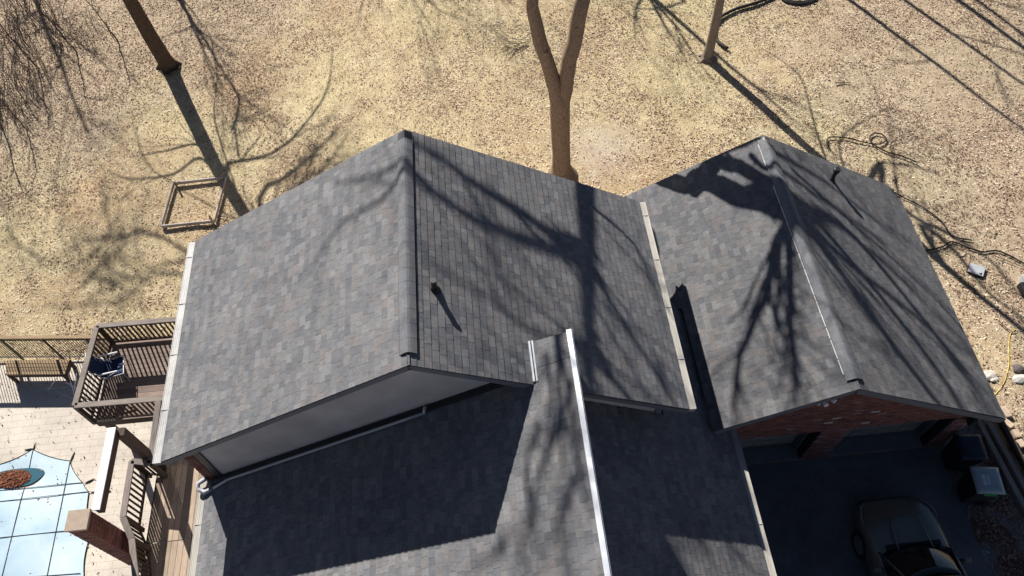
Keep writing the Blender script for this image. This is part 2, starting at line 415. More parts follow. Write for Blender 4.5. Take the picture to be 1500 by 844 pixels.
# front wing, left slope (with its cricket behind the gable) and right slope
Y0 = -8.0
def zL(x): return 2.844 + .536 * (x + 4.985) + .0
XR, ZRt = 2.76, 2.844 + .536 * (2.76 + 4.985)
xv = 2.055
wl = roofslab('roof', [(-4.985, Y0, zL(-4.985)), (XR, Y0, ZRt), (XR, .28, ZRt), (-4.985, .28, zL(-4.985))])
cr = MB().slab([(xv, .285, zL(xv)), (XR, .285, ZRt), (XR, .77, ZRt), (xv, .82, zL(xv))], .03).build('roof', M_shbase, house)
shingle_slope(pieces, wl, (-4.985, -6.2, zL(-4.985)), (-4.985, .255, zL(-4.985)), (XR, -6.2, ZRt), (XR, .255, ZRt))
shingle_slope(pieces, cr, (xv + .02, .305, zL(xv + .02)), (xv + .02, .80, zL(xv + .02)), (XR, .305, ZRt), (XR, .75, ZRt))
mR = .60; ZRE = 3.1; XRE = 6.35
def zR(x): return ZRE + mR * (XRE - x)
wr = roofslab('roof', [(XR, Y0, zR(XR)), (XRE, Y0, ZRE), (XRE, 3.3, ZRE), (XR, 3.3, zR(XR))])
shingle_slope(pieces, wr, (XRE, -6.2, ZRE), (XRE, 3.25, ZRE), (XR + .02, -6.2, zR(XR + .02)), (XR + .02, 3.25, zR(XR + .02)), keep=lambda x, y: y < .34 or x > 4.8)
place_pieces('shingle', pieces, shv, M_sh, 300)

# clerestory face below the wing's high edge
MB().box((XR - .06, (Y0 + .76) / 2, (ZRt + zR(XR)) / 2 - .08), (.1, .76 - Y0, ZRt - zR(XR) + .05)).build('wall', M_siding, house)
MB().add([(xv + .02, .79, 6.60), (XR - .02, .75, 6.19), (XR - .02, .75, ZRt - .03)], [(0, 1, 2)]).build('wall', M_siding, house)
fl = MB()
fl.box((XR - .01, (Y0 + .80) / 2, ZRt + .022), (.088, .80 - Y0, .03), Matrix.Rotation(-.25, 3, 'Y'))
fl.box((XR + .045, (Y0 + .80) / 2, ZRt - .05), (.012, .80 - Y0, .14))
fl.build('flashing', M_flash, house)
f2 = MB(); f2.bar((xv - .005, .03, zL(xv) + .03), (xv - .005, .84, zL(xv) + .03), .035, .05); f2.bar((xv + .05, .03, zL(xv) + .05), (xv + .05, .84, zL(xv) + .05), .028, .02)
f2.build('valley_flashing', M_flash, house)

# ridge vents
def ridge_vent(parent, A, B, slope, half=.145, name='ridge_vent', lift=.035):
    A, B = Vector(A), Vector(B); n = int((B - A).length / .28)
    core = MB(); 
    for s in (-1, 1):
        a0 = A; e = Vector((s * half * .93, 0, -slope * half * .93))
        core.add([A + V(0, 0, .02), A + e + V(0, 0, .0), A + e + V(0, 0, lift - .006), A + V(0, 0, lift + .005), B + V(0, 0, .02), B + e, B + e + V(0, 0, lift - .006), B + V(0, 0, lift + .005)],
                 [(0, 1, 2, 3), (4, 7, 6, 5), (1, 5, 6, 2), (3, 2, 6, 7)], .3)
    rv = core.build(name, M_black, parent)
    d = (B - A).normalized()
    for i in range(n):
        p = A + d * (i * .28 - .004); q = p + d * .30; t = random.random(); mb = MB(); th = .012
        z1, z2 = lift + .015, lift + .0125
        prof = [(x_, -slope * (math.sqrt(x_ * x_ + .10) - .316) / .733) for x_ in (-1, -.62, -.3, 0, .3, .62, 1)]
        P = []
        for (o, z) in ((p, z1), (q, z2)):
            for (x, zz) in prof: P.append(o + V(x * half, 0, zz * half + z))
            for (x, zz) in prof: P.append(o + V(x * half, 0, zz * half + z - th))
        F = []
        for k in range(6): F += [(k, k + 1, 15 + k, 14 + k), (k, 7 + k, 8 + k, k + 1)]
        F += [(0, 14, 21, 7), (6, 13, 27, 20)]
        mb.add(P, F, t); oc = mb.build('ridge_cap', M_ridge, rv)
    return rv
rvm = ridge_vent(house, (.0, .20, ZR), (.05, 5.19, ZR), .58)
for s in (-1, 1): MB().bar((s * .152, .22, ZR - .152 * .58 + .016), (s * .152 + .05, 5.15, ZR - .152 * .58 + .016), .012, .02).build('vent_gap_shade', M_black, rvm)  # black bars stand in for the shadow gap along both cap edges

# gutters
def gutter(parent, x, y0, y1, z, side, mat=M_gut, w_=.15, name='gutter'):
    g = MB(); o = side
    g.box((x + o * w_ / 2, (y0 + y1) / 2, z - .075), (w_, y1 - y0, .11))
    g.build(name, M_fascia if mat is M_gutw else mat, parent)
    c = MB(); n = 4
    for i in range(n):
        c.box((x + o * (w_ / n * (i + .5)), (y0 + y1) / 2, z - .006 - .003 * i), (w_ / n * .86, y1 - y0 + .01, .012), tint=.5)
    c.box((x + o * w_ / 2, (y0 + y1) / 2, z - .017), (w_, y1 - y0, .008))
    c.box((x + o * (w_ + .004), (y0 + y1) / 2, z - .012), (.012, y1 - y0 + .012, .02))
    gc = c.build('gutter_cover', mat, parent)
    sl = MB()
    yy = y0 + 1.1
    while yy < y1: sl.box((x + o * w_ / 2, yy, z + .001), (w_ * .98, .008, .01)); yy += 1.25
    sl.build('gutter_seam', M_grey, parent)
gutter(house, -WM - .02, -.02, YB, ZE - .01, -1, M_gutw, .16)
gutter(house, WM, -.0, YB + .0, ZE - .01, 1, M_gut, .15)
gutter(house, -4.985, Y0, .33, 2.84, -1, M_gut, .15)
gutter(house, XRE, Y0, .33, ZRE - .01, 1, M_gut, .15)
# rakes, soffits
for s, (x1, z1) in ((-1, (-WM - .02, ZE)), (1, (WM, ZE))):
    for y in (.0, YB):
        MB().bar((0, y, ZR - .115), (x1, y, z1 - .115), .03, .13).build('rake_board', M_fascia, house)
    MB().slab([(0, .0, ZR - .13), (x1, .0, z1 - .13), (x1, .29, z1 - .13), (0, .29, ZR - .13)], .02).build('soffit', M_soffit, house)
    MB().slab([(s * 4.68, .36, ZE - .11 + .0), (s * (WM + .0), .36, ZE - .11), (s * (WM + .0), YB, ZE - .11), (s * 4.68, YB, ZE - .11)], .02).build('soffit', M_soffit, house)
    MB().box((s * (WM + .01), YB / 2, ZE - .14), (.03, YB, .17)).build('fascia', M_fascia, house)
# main walls: shell plus lap siding on the front gable
hw = MB()
prof = [(-4.66, 0), (4.66, 0), (4.66, 4.98), (0, 7.66), (-4.66, 4.98)]
def gwall(y, th): hw.add([(x, y, z) for x, z in prof] + [(x, y + th, z) for x, z in prof], [(0, 1, 2, 3, 4), (9, 8, 7, 6, 5)] + [(i, 5 + i, 5 + (i + 1) % 5, (i + 1) % 5) for i in range(5)])
gwall(.305, .12); gwall(4.75, .12)
hw.box((-4.6, 2.6, 2.45), (.12, 4.2, 4.9)); hw.box((4.6, 2.6, 2.45), (.12, 4.2, 4.9))
hw.build('wall', M_siding, house)
sd_ = MB(); z = 2.4
while z < 7.6:
    half = 4.66 if z < 4.9 else 4.66 * (7.66 - z) / (7.66 - 4.98)
    half = min(4.66, half)
    x0 = -half; x1 = half
    if x1 - x0 > .1:
        sd_.add([(x0, .288, z), (x1, .288, z), (x1, .301, z + .105), (x0, .301, z + .105), (x0, .302, z), (x1, .302, z)], [(0, 1, 2, 3), (0, 4, 5, 1)])
    z += .105
sd_.build('siding', M_siding, house, kind='stuff')
MB().box((-4.65, .285, 3.5), (.13, .05, 2.6)).build('corner_trim', M_black, house)
for xx, zz in ((4.65, 3.9),): MB().box((xx, .285, zz), (.13, .05, 1.9)).build('corner_trim', M_fascia, house)
# wing walls
ww = MB(); ww.box((-4.72, (Y0 + .3) / 2, 1.35), (.14, .3 - Y0, 2.7)); ww.box((6.2, (Y0 + .2) / 2, 1.45), (.14, .2 - Y0, 2.9))
ww.add([(-4.7, Y0 + .2, 0), (6.2, Y0 + .2, 0), (6.2, Y0 + .2, 2.95), (XR, Y0 + .2, 5.1), (XR, Y0 + .2, 6.8), (-4.7, Y0 + .2, 2.8)], [(0, 1, 2, 3, 4, 5)])
ww.build('wall', M_siding, house)

def bricks(parent, o, u, v, w_, h_, test, limit, mort=True, white=.0, L=.20, H=.068, J=.010, proud=.012, mortar_poly=None):
    """brick face: origin o, unit u (along), v (up)."""
    o, u, v = Vector(o), Vector(u), Vector(v); nrm = u.cross(v).normalized()
    pc = []; var = []
    for k in range(12):
        for ln in (L, L / 2 - J / 2, .0):
            if ln == 0: continue
            d = proud * (1 + .15 * (k % 3)); t = [.05, .15, .25, .35, .42, .5, .58, .66, .75, .83, .93, 1.0][k]
            vs = [(0, 0, 0), (ln, 0, 0), (ln, H, 0), (0, H, 0), (.003, .003, d), (ln - .003, .003, d), (ln - .003, H - .003, d), (.003, H - .003, d)]
            var.append((vs, [(4, 5, 6, 7), (0, 1, 5, 4), (1, 2, 6, 5), (2, 3, 7, 6), (3, 0, 4, 7)], t))
    M = Matrix((u, v, nrm)).transposed().to_4x4(); r = 0; y = J / 2
    while y + H < h_ + .001:
        x = J / 2 - (0 if r % 2 else (L + J) / 2)
        while x < w_:
            a = max(x, 0); half = False
            if x < 0: half = True
            ln = L / 2 - J / 2 if half else L
            xx = a if half else x
            if xx + ln > w_ + .001:
                if w_ - xx > L / 2 - J: ln = L / 2 - J / 2; half = True
                else: break
            if test(xx + ln / 2, y + H / 2):
                k = random.choice(range(10)); q = random.random()
                if q < white: k = 11
                elif q < white * 3: k = 10
                m = M.copy(); m.translation = o + u * xx + v * y
                pc.append((k * 2 + (1 if half else 0), m, parent))
            x = xx + ln + J
        y += H + J; r += 1
    place_pieces('brick', pc, var, M_brick, limit)
# brick pier beside the gable corner
bp = MB().box((-4.86, .52, 1.95), (.30, .38, 4.6)).build('brick_pier', M_mortar, house)
bricks(bp, (-5.01, .331, 2.3), (1, 0, 0), (0, 0, 1), .30, 1.95, lambda a, b: True, 60)
# drain pipe lying on the wing roof below the siding
path = []
for i in range(13):
    x = -4.80 + (0.02 + 4.78) * i / 12; path.append((x, .12 if i else .04, zL(x) + .075 + (.0 if i else -.03)))
dp = MB(); dp.tube(path, .028, 8); dp.tube([path[-1], (path[-1][0] + .03, .2, path[-1][2] + .10)], .03, 8)
dp.tube([path[0], (-4.98, .0, 2.93), (-5.12, .08, 2.93), (-5.13, .2, 2.95), (-4.95, .3, 2.97)], .05, 8)
dp.build('drain_pipe', M_grey, house, smooth=True)
MB().bar((-4.85, .22, zL(-4.85) + .03), (2.0, .22, zL(2.0) + .03), .14, .02).build('step_flashing', M_black, house)

def vent_pipe(parent, p, h, r, lean=(0, 0), mat=M_black, cap=False):
    p = Vector(p); top = p + V(lean[0], lean[1], h); b = MB()
    b.tube([p - V(0, 0, .1), p.lerp(top, .5), top], r, 12)
    if cap: b.tube([p.lerp(top, .72), p.lerp(top, .78), top, top + (top - p) * .04], [r * 1.2, r * 1.65, r * 1.65, r * 1.3], 12)
    vp = b.build('vent_pipe', mat, parent, smooth=False)
    bo = MB().tube([p - V(0, 0, .02), p + V(0, 0, .05), p + V(0, 0, .11)], [r * 2.0, r * 1.6, r * 1.15], 14).build('vent_boot', M_blackm, vp)
    MB().tube([top + V(0, 0, -.005), top + V(0, 0, .012)], r * 1.08, 12).build('pipe_rim', M_black, vp)
    MB().box(p + V(0, 0, .01), (.26, .28, .006), Matrix.Rotation(math.atan(.58), 3, 'Y')).build('boot_flange', M_shbase, vp)
    MB().tube([p + V(-.05, .0, .03), p + V(-.052, 0, .075)], .022, 8).build('pipe_clamp', M_grey, vp)
    return vp
vent_pipe(house, (.47, 1.55, 7.54), .30, .052)

# ------------------------------------------------------------------ GARAGE
GX, GZ_, GW, GE = 8.46, 5.022, 4.33, 2.466
garage = thing('garage', 'brick two bay garage with a grey shingled gable roof and recessed doors', 'garage', (9.5, 3.5, 0))
gp = []
sg = (GZ_ - GE) / GW
def zgl(x): return GZ_ - sg * (GX - x)
XL = 5.93; YN = 3.1
gs = MB().slab([(XL, .03, zgl(XL)), (GX, .0, GZ_), (GX, 6.82, GZ_), (4.95, 6.82, zgl(4.95)), (4.95, YN, zgl(4.95)), (XL, YN, zgl(XL))], .1).build('roof', M_shbase, garage)
gr_ = MB().slab([(GX, 0, GZ_), (GX + GW, .03, GE), (GX + GW + .03, 6.5, GE - .01), (GX + GW - .18, 6.82, GE + .11), (GX, 6.82, GZ_)], .1).build('roof', M_shbase, garage)
shingle_slope(gp, gs, (4.95, .02, zgl(4.95)), (4.95, 6.82, zgl(4.95)), (GX, .0, GZ_), (GX, 6.82, GZ_), keep=lambda x, y: x > XL or y > YN)
shingle_slope(gp, gr_, (GX + GW, .03, GE), (GX + GW + .02, 6.82, GE), (GX, 0, GZ_), (GX, 6.82, GZ_), keep=lambda x, y: not (x > GX + GW - .2 and y > 6.55))
place_pieces('shingle', gp, shv, M_shg, 300)
rvg = ridge_vent(garage, (GX, .2, GZ_), (GX, 6.75, GZ_), .59, half=.16)
y = .35
while y < 6.3:
    L = random.uniform(.10, .45)
    if 5.2 < y < 5.9: y += .1; continue
    MB().box((GX - .168, y + L / 2, GZ_ - .168 * .59 + .036), (.011, L, .014)).build('vent_edge_strip', M_white, rvg); y += L + random.uniform(.012, .04)
MB().box((GX - .168, 6.4, GZ_ - .168 * .59 + .038), (.011, .4, .014)).build('vent_edge_strip', M_white, rvg)
vent_pipe(garage, (10.30, 6.12, 3.93), .42, .05, (.02, .0), M_black, True)
for y in (.01, 6.82):
    MB().bar((GX, y, GZ_ - .13), (XL if y < 1 else 4.95, y, zgl(XL if y < 1 else 4.95) - .13), .03, .17).build('rake_board', M_fascia, garage)
    MB().bar((GX, y, GZ_ - .13), (GX + GW, y, GE - .13), .03, .17).build('rake_board', M_fascia, garage)
MB().slab([(XL, .01, zgl(XL) - .115), (GX, .01, GZ_ - .115), (GX, .36, GZ_ - .115), (XL, .36, zgl(XL) - .115)], .02).build('soffit', M_soffit, garage)
MB().slab([(GX, .01, GZ_ - .115), (GX + GW, .01, GE - .115), (GX + GW, .36, GE - .115), (GX, .36, GZ_ - .115)], .02).build('soffit', M_soffit, garage)
MB().box((GX + GW + .012, 3.3, GE - .09), (.025, 6.5, .14)).build('fascia', M_fascia, garage)
LZ = 1.86; xa, xb, xc, xd, xe, xf = 6.34, 6.62, 8.93, 9.58, 12.15, 12.62
def ztop(x): return GZ_ - .14 - sg * abs(x - GX)
gwm = MB()
gwm.add([(xa, .37, LZ), (xf, .37, LZ), (xf, .37, ztop(xf)), (GX, .37, ztop(GX)), (xa, .37, ztop(xa))], [(0, 1, 2, 3, 4)])
gwm.add([(xa, .80, LZ), (xf, .80, LZ), (xf, .37, LZ), (xa, .37, LZ)], [(0, 1, 2, 3)])
for a, b in ((xa, xb), (xc, xd), (xe, xf)): gwm.box(((a + b) / 2, .585, LZ / 2 - .001), (b - a, .43, LZ - .002))
gwm.box((xa + .07, 3.6, 1.2), (.14, 5.6, 2.4)); gwm.box((xf - .07, 3.6, 1.15), (.14, 5.6, 2.3)); gwm.box((9.48, 6.4, 1.2), (6.2, .14, 2.4))
gwm.add([(xa, 6.45, 2.2), (xf, 6.45, 2.2), (GX, 6.45, 4.8)], [(0, 1, 2)])
gw_ = gwm.build('wall', M_mortar, garage)
# bricks of the front, all three piers and the gable in one pass
def intest(a, b):
    x = xa + a; z = b
    if z > LZ: return z < ztop(x) - .05 if xa + .1 < x < xf - .1 else z < ztop(x) - .04
    return xa < x < xb - .02 or xc + .02 < x < xd - .02 or xe + .02 < x
bricks(gw_, (xa, .369, 0), (1, 0, 0), (0, 0, 1), xf - xa, 4.95, intest, 270, white=.01)
# jamb returns
bricks(gw_, (xd - .0, .38, 0), (0, 1, 0), (0, 0, 1), .40, LZ, lambda a, b: True, 0)
for (a, b) in ((xb, xc), (xd, xe)):
    d = MB()
    d.box(((a + b) / 2, .84, LZ / 2), (b - a, .04, LZ)); do = d.build('garage_door', M_garagedoor, garage)
    nP = 4; nx = 4
    for i in range(nP):
        for j in range(nx):
            wdt = (b - a) / nx
            MB().box((a + wdt * (j + .5), .815, LZ / nP * (i + .5)), (wdt * .82, .02, LZ / nP * .72), tint=.4).build('door_panel', M_garagedoor, do)
    MB().box(((a + b) / 2, .58, .03), (b - a, .42, .055)).build('door_sill', M_conc, garage)
    MB().box((b - .03, .60, LZ / 2), (.06, .42, LZ)).build('door_jamb', M_blackm, garage)
    MB().box((b - .10, .70, LZ / 2), (.05, .2, LZ)).build('door_jamb', M_fascia, garage)
    MB().box((a + .03, .72, LZ / 2), (.06, .18, LZ)).build('door_jamb', M_blackm, garage)
# twin security light at the gable peak
lt = MB().tube([(8.16, .37, 4.13), (8.16, .24, 4.13)], .05, 10).build('flood_light', M_grey, garage)
for dx, dy, dz in ((-.16, -.08, .03), (0, -.10, -.05), (.13, -.08, .06)):
    MB().tube([(8.16 + dx * .6, .24, 4.13 + dz), (8.16 + dx, .22 + dy * .7, 4.13 + dz - .03), (8.16 + dx * 1.2, .20 + dy, 4.11 + dz)], [.03, .055, .05], 10).build('lamp_head', M_glow, lt)
ln = MB().box((12.45, .26, 1.95), (.10, .14, .03)); ln.box((12.45, .26, 1.80), (.13, .13, .22), top=(1.3, 1.3)); ln.box((12.45, .26, 1.94), (.2, .2, .04), top=(.3, .3))
ln.build('wall_lantern', M_black, garage)

# ------------------------------------------------------------------ upper deck, post, beam, brick column
def railing(parent, pts, zf, h, mtop=M_rail, sp=.125, posts=True, top_w=.14):
    z1 = zf + h
    for i in range(len(pts) - 1):
        a, b = Vector((*pts[i], 0)), Vector((*pts[i + 1], 0)); L = (b - a).length; d = (b - a) / L
        MB().bar(a + V(0, 0, z1), b + V(0, 0, z1), top_w, .04, random.random()).build('top_rail', mtop, parent, bevel=.004)
        MB().bar(a + V(0, 0, z1 - .085), b + V(0, 0, z1 - .085), .035, .09, .3).build('rail_support', M_bal, parent)
        MB().bar(a + V(0, 0, zf + .09), b + V(0, 0, zf + .09), .035, .09, .3).build('bottom_rail', M_bal, parent)
        n = max(1, int(L / sp)); me = None
        for k in range(n):
            p = a + d * (L * (k + .5) / n)
            if me is None: me = MB().box((0, 0, 0), (.036, .036, h - .16)).mesh('baluster', M_bal)
            o = bpy.data.objects.new('baluster', me); C.objects.link(o); o.parent = parent
            o.matrix_parent_inverse = Matrix.Translation(-wloc(parent)); o.location = p + V(0, 0, zf + h / 2)
            o.rotation_euler.z = math.atan2(d.y, d.x)
    if posts:
        for p in pts: MB().box((p[0], p[1], zf + h / 2 - .08), (.095, .095, h + .1), tint=.4).build('post', M_brail, parent)
DZ = .45; WZ = .45
ud = thing('wooden_deck', 'square wooden deck with slatted railings behind the left side of the house', 'deck', (-6.9, 4.3, PZ))
DX0, DX1, DY0, DY1 = -9.05, -4.75, 3.10, 5.45
MB().box(((DX0 + DX1) / 2, DY0 + .02, DZ - .15), (DX1 - DX0, .05, .24)).build('rim_joist', M_bal, ud)
MB().box(((DX0 + DX1) / 2, DY1, DZ - .15), (DX1 - DX0, .05, .24)).build('rim_joist', M_bal, ud)
MB().box((DX0 + .02, (DY0 + DY1) / 2, DZ - .15), (.05, DY1 - DY0 - .06, .24)).build('rim_joist', M_bal, ud)
k = 0
while DY0 + .147 * (k + 1) < DY1 + .05:
    MB().box(((DX0 + DX1) / 2, DY0 + .147 * k + .07, DZ - .015), (DX1 - DX0 - .06, .138, .03), tint=random.random()).build('board', M_deckb, ud); k += 1
railing(ud, [(-4.8, 5.40), (-9.0, 5.44), (-9.1, 3.14), (-4.8, 3.08)], DZ, .95)
for (x, y) in ((-8.95, 5.3), (-8.95, 3.25), (-7, 3.25), (-7, 5.3), (-4.95, 5.3)): MB().box((x, y, (DZ + PZ) / 2 - .08), (.14, .14, DZ - PZ - .16)).build('support_post', M_brail, ud)

bw = thing('boardwalk', 'tan plank walkway with slatted railing between the pool patio and the front wing', 'walkway', (-6.0, -2, PZ))
for k in range(17):
    x = -7.18 + .147 * k
    yb = DY0 - .01 if x > -7.05 else 1.5
    for (ya, yb2) in ((-7.6, -2.9), (-2.89, -.2), (-.19, yb)):
        MB().box((x + .07, (ya + yb2) / 2, WZ - .015), (.138, yb2 - ya - .01, .03), tint=random.random()).build('board', M_board, bw)
MB().box((-7.2, -3.0, WZ - .16), (.05, 9.0, .26)).build('rim_joist', M_bal, bw)
railing(bw, [(-7.02, 3.05), (-6.97, 1.42), (-7.42, 1.52), (-7.39, .17), (-7.10, -.35), (-6.87, -1.2), (-6.87, -4)], WZ, .95, M_brail2)
for (x, y) in ((-7.1, 1.4), (-7.1, -.8), (-7.1, -3), (-7.1, -5)): MB().box((x, y, (WZ + PZ) / 2 - .08), (.14, .14, WZ - PZ - .16)).build('support_post', M_brail, bw)

col = thing('brick_column', 'square brown brick column with a pale stone cap beside the pool cover', 'column', (-7.53, -.34, PZ))
cs = .40; cx, cy = -7.54, -.335
cb = MB().box((cx, cy, (2.92 + PZ) / 2), (cs - .02, cs - .02, 2.92 - PZ)).build('shaft', M_mortar, col)
for (o, u) in (((cx - cs / 2, cy - cs / 2 + .01, 0), (1, 0, 0)), ((cx + cs / 2 - .01, cy - cs / 2, 0), (0, 1, 0)), ((cx + cs / 2, cy + cs / 2 - .01, 0), (-1, 0, 0)), ((cx - cs / 2 + .01, cy + cs / 2, 0), (0, -1, 0))):
    bricks(cb, o, u, (0, 0, 1), cs, 2.9, lambda a, b: True, 150 if u[1] == 1 or (u[0] == 1) else 0, L=.19)
MB().box((cx, cy, 2.955), (cs + .06, cs + .04, .07)).build('cap', simple('pale_cap_stone', (.38, .30, .23), .85, 0, .12, 8, bump=.3), col, bevel=.006)
bm_ = thing('metal_capped_beam', 'long beam with bright white metal cap running from brick column to wooden deck', 'beam', (-7.2, .8, 2.6))
MB().box((-7.21, .78, 2.80), (.13, 1.82, .24)).build('beam', M_brail, bm_)
MB().box((-7.23, .78, 2.935), (.19, 1.86, .025)).build('metal_cap', M_flash, bm_, bevel=.004)
MB().box((-7.10, 1.66, 1.62), (.19, .19, 2.36)).build('post', M_brail, bm_)

# ------------------------------------------------------------------ patio, pool
pa = structure(MB().prism([(-18, -12), (-4.8, -12), (-4.8, 5.9), (-18, 6.5)], PZ - .1, PZ + .006).build('patio', M_joint)); pa['label'] = 'pale paved pool patio'
pol = [(-24, 2.6)] + [tuple(P_(u, v))[:2] for u, v in ((0, 681), (49, 659), (103, 676), (123, 709), (131, 721), (130, 795), (124, 844))] + [(-10.0, -6), (-24, -6)]
def inpoly(x, y, P):
    c = False
    for i in range(len(P)):
        (x1, y1), (x2, y2) = P[i], P[i - 1]
        if (y1 > y) != (y2 > y) and x < (x2 - x1) * (y - y1) / (y2 - y1) + x1: c = not c
    return c
PWX, PWY = .41, .205; pvar = []
for ti in range(6):
    g = .0013
    pvar.append(([(g, g, 0), (PWX - g, g, 0), (PWX - g, PWY - g, 0), (g, PWY - g, 0), (g + .001, g + .001, .005), (PWX - g - .001, g + .001, .005), (PWX - g - .001, PWY - g - .001, .005), (g + .001, PWY - g - .001, .005)],
                 [(4, 5, 6, 7), (0, 1, 5, 4), (1, 2, 6, 5), (2, 3, 7, 6), (3, 0, 4, 7)], ti / 5))
pp = []; r = 0; y = -3.0
while y < 6.2:
    x = -15.5 + (PWX / 2 if r % 2 else 0)
    while x < -4.8:
        c = (x + PWX / 2, y + PWY / 2)
        inn = inpoly(c[0], c[1], [(p[0] - (.25 if p[0] > -20 else 0), p[1] - .2) for p in pol])
        if not inn and inframe((x, y, PZ), 60):
            pp.append((random.randrange(6), Matrix.Translation((x, y, PZ + .006)), pa))
        x += PWX
    y += PWY; r += 1
place_pieces('paver', pp, pvar, M_paver, 300)
# the cover, stretched between straps and anchors
cover = thing('pool_cover', 'light blue pool safety cover strapped over the pool with a puddle of leaves', 'pool cover', (-12, 0, PZ))
def scallop(P):
    out = []
    for i in range(len(P)):
        a, b = Vector((*P[i], 0)), Vector((*P[(i + 1) % len(P)], 0)); d = b - a; nrm = V(-d.y, d.x, 0).normalized()
        for k in range(6):
            t = k / 6; out.append(a.lerp(b, t) + nrm * (-.05 * 4 * t * (1 - t) * min(1, d.length)))
    return out
edge = scallop(pol); cz = PZ + .04; pc_ = P_(30, 701, 0)
def dip(x, y): return -.06 * math.exp(-((x - pc_.x) ** 2 / .5 + (y - pc_.y) ** 2 / .16))
cm = MB(); xs = np.linspace(-14, -8.7, 54); ys = np.linspace(-3, 2.75, 58)
ctr = V(-13, 0, 0); n = len(edge); rings = 26; vs = []; fs = []
for k in range(rings + 1):
    f = k / rings
    for e in edge:
        p = ctr.lerp(e, f); vs.append((p.x, p.y, cz + dip(p.x, p.y) + (.008 * math.sin(p.x * 2.1) * math.sin(p.y * 2.3) if f < .95 else 0)))
for k in range(rings):
    for i in range(n): fs.append((k * n + i, k * n + (i + 1) % n, (k + 1) * n + (i + 1) % n, (k + 1) * n + i))
cm.add(vs, fs); cm.build('cover_sheet', M_cover, cover, smooth=True)
hem = MB().tube([(e.x, e.y, cz) for e in edge] + [(edge[0].x, edge[0].y, cz)], .009, 5).build('hem', M_black, cover)
def strap(u0, v0, u1, v1):
    a, b = LV(u0, v0, cz), LV(u1, v1, cz); N = 12
    P = [a.lerp(b, i / N) for i in range(N + 1)]
    m = MB()
    for i in range(N):
        p, q = P[i], P[i + 1]
        m.bar(p + V(0, 0, .012 + dip(p.x, p.y)), q + V(0, 0, .012 + dip(q.x, q.y)), .016, .006)
    m.build('strap', M_black, cover)
for s in ((49, 657, -8, 890), (103, 674, 60, 890), (122, 707, -30, 721), (133, 720, -30, 738), (104, 777, -30, 791), (118, 840, -20, 850)): strap(*s)
for (u0, v0, u1, v1) in ((49, 659, 51, 650), (49, 657, 36, 659), (103, 676, 109, 662), (124, 708, 138, 701), (133, 721, 148, 720), (150, 720, 162, 719)):
    a, b = P_(u0, v0, .03), P_(u1, v1, .03)
    MB().tube([a, a.lerp(b, .5), b], [.010, .022, .010], 6).build('spring', M_black, cover)
def leaf_cloud(name, pts, size, mat, tints, curl=.4, parent=None):
    n = len(pts); pts = np.asarray(pts, float); a = rng.uniform(0, 2 * np.pi, n); s = size * rng.uniform(.55, 1.25, n)
    ex = np.stack([np.cos(a), np.sin(a), rng.uniform(-curl, curl, n)], 1); ey = np.stack([-np.sin(a), np.cos(a), rng.uniform(-curl, curl, n)], 1)
    s_ = s[:, None]; v = np.empty((n, 4, 3)); v[:, 0] = pts - ex * s_; v[:, 1] = pts + ey * s_ * .45; v[:, 2] = pts + ex * s_; v[:, 3] = pts - ey * s_ * .45
    v[:, :, 2] += (s * curl * .5)[:, None]; v[:, 1, 2] += s * curl * .3
    me = bpy.data.meshes.new(name); me.vertices.add(4 * n); me.vertices.foreach_set('co', v.reshape(-1))
    me.loops.add(4 * n); me.loops.foreach_set('vertex_index', np.arange(4 * n, dtype=np.int32))
    me.polygons.add(n); me.polygons.foreach_set('loop_start', np.arange(0, 4 * n, 4, dtype=np.int32)); me.polygons.foreach_set('loop_total', np.full(n, 4, dtype=np.int32))
    me.update(); me.validate()
    at = me.attributes.new('tint', 'FLOAT', 'POINT'); at.data.foreach_set('value', np.repeat(tints, 4).astype(np.float32)); me.materials.append(mat)
    o = bpy.data.objects.new(name, me); C.objects.link(o)
    if parent: attach(o, parent)
    return o
th = rng.uniform(0, 2 * np.pi, 900); rr_ = np.sqrt(rng.uniform(0, 1, 900))
pud = MB()
pud.add([(pc_.x - .1 + .72 * math.cos(t) * (1 + .1 * math.sin(3 * t)), pc_.y + .02 + .30 * math.sin(t) * (1 + .12 * math.cos(2 * t)), cz + dip(pc_.x, pc_.y) * .35 + .012) for t in np.linspace(0, 2 * np.pi, 40)[:-1]], [tuple(range(39))])
mw = NT('puddle_water', .08, 0, .5); mw.color((.05, .13, .17)); pud.build('puddle', mw.m, cover)
lp = leaf_cloud('leaf_pile', np.stack([pc_.x - .22 + .52 * rr_ * np.cos(th), pc_.y + .0 + .24 * rr_ * np.sin(th), PZ + .035 + .06 * rng.uniform(0, 1, 900) * (1 - rr_)], 1), .045, mat_tinted('wet_leaf', [(0, (.06, .02, .012)), (.5, (.20, .07, .04)), (1, (.36, .16, .09))]), rng.uniform(0, 1, 900))
lp['kind'] = 'stuff'; lp['label'] = 'pile of wet reddish brown leaves on the pool cover'

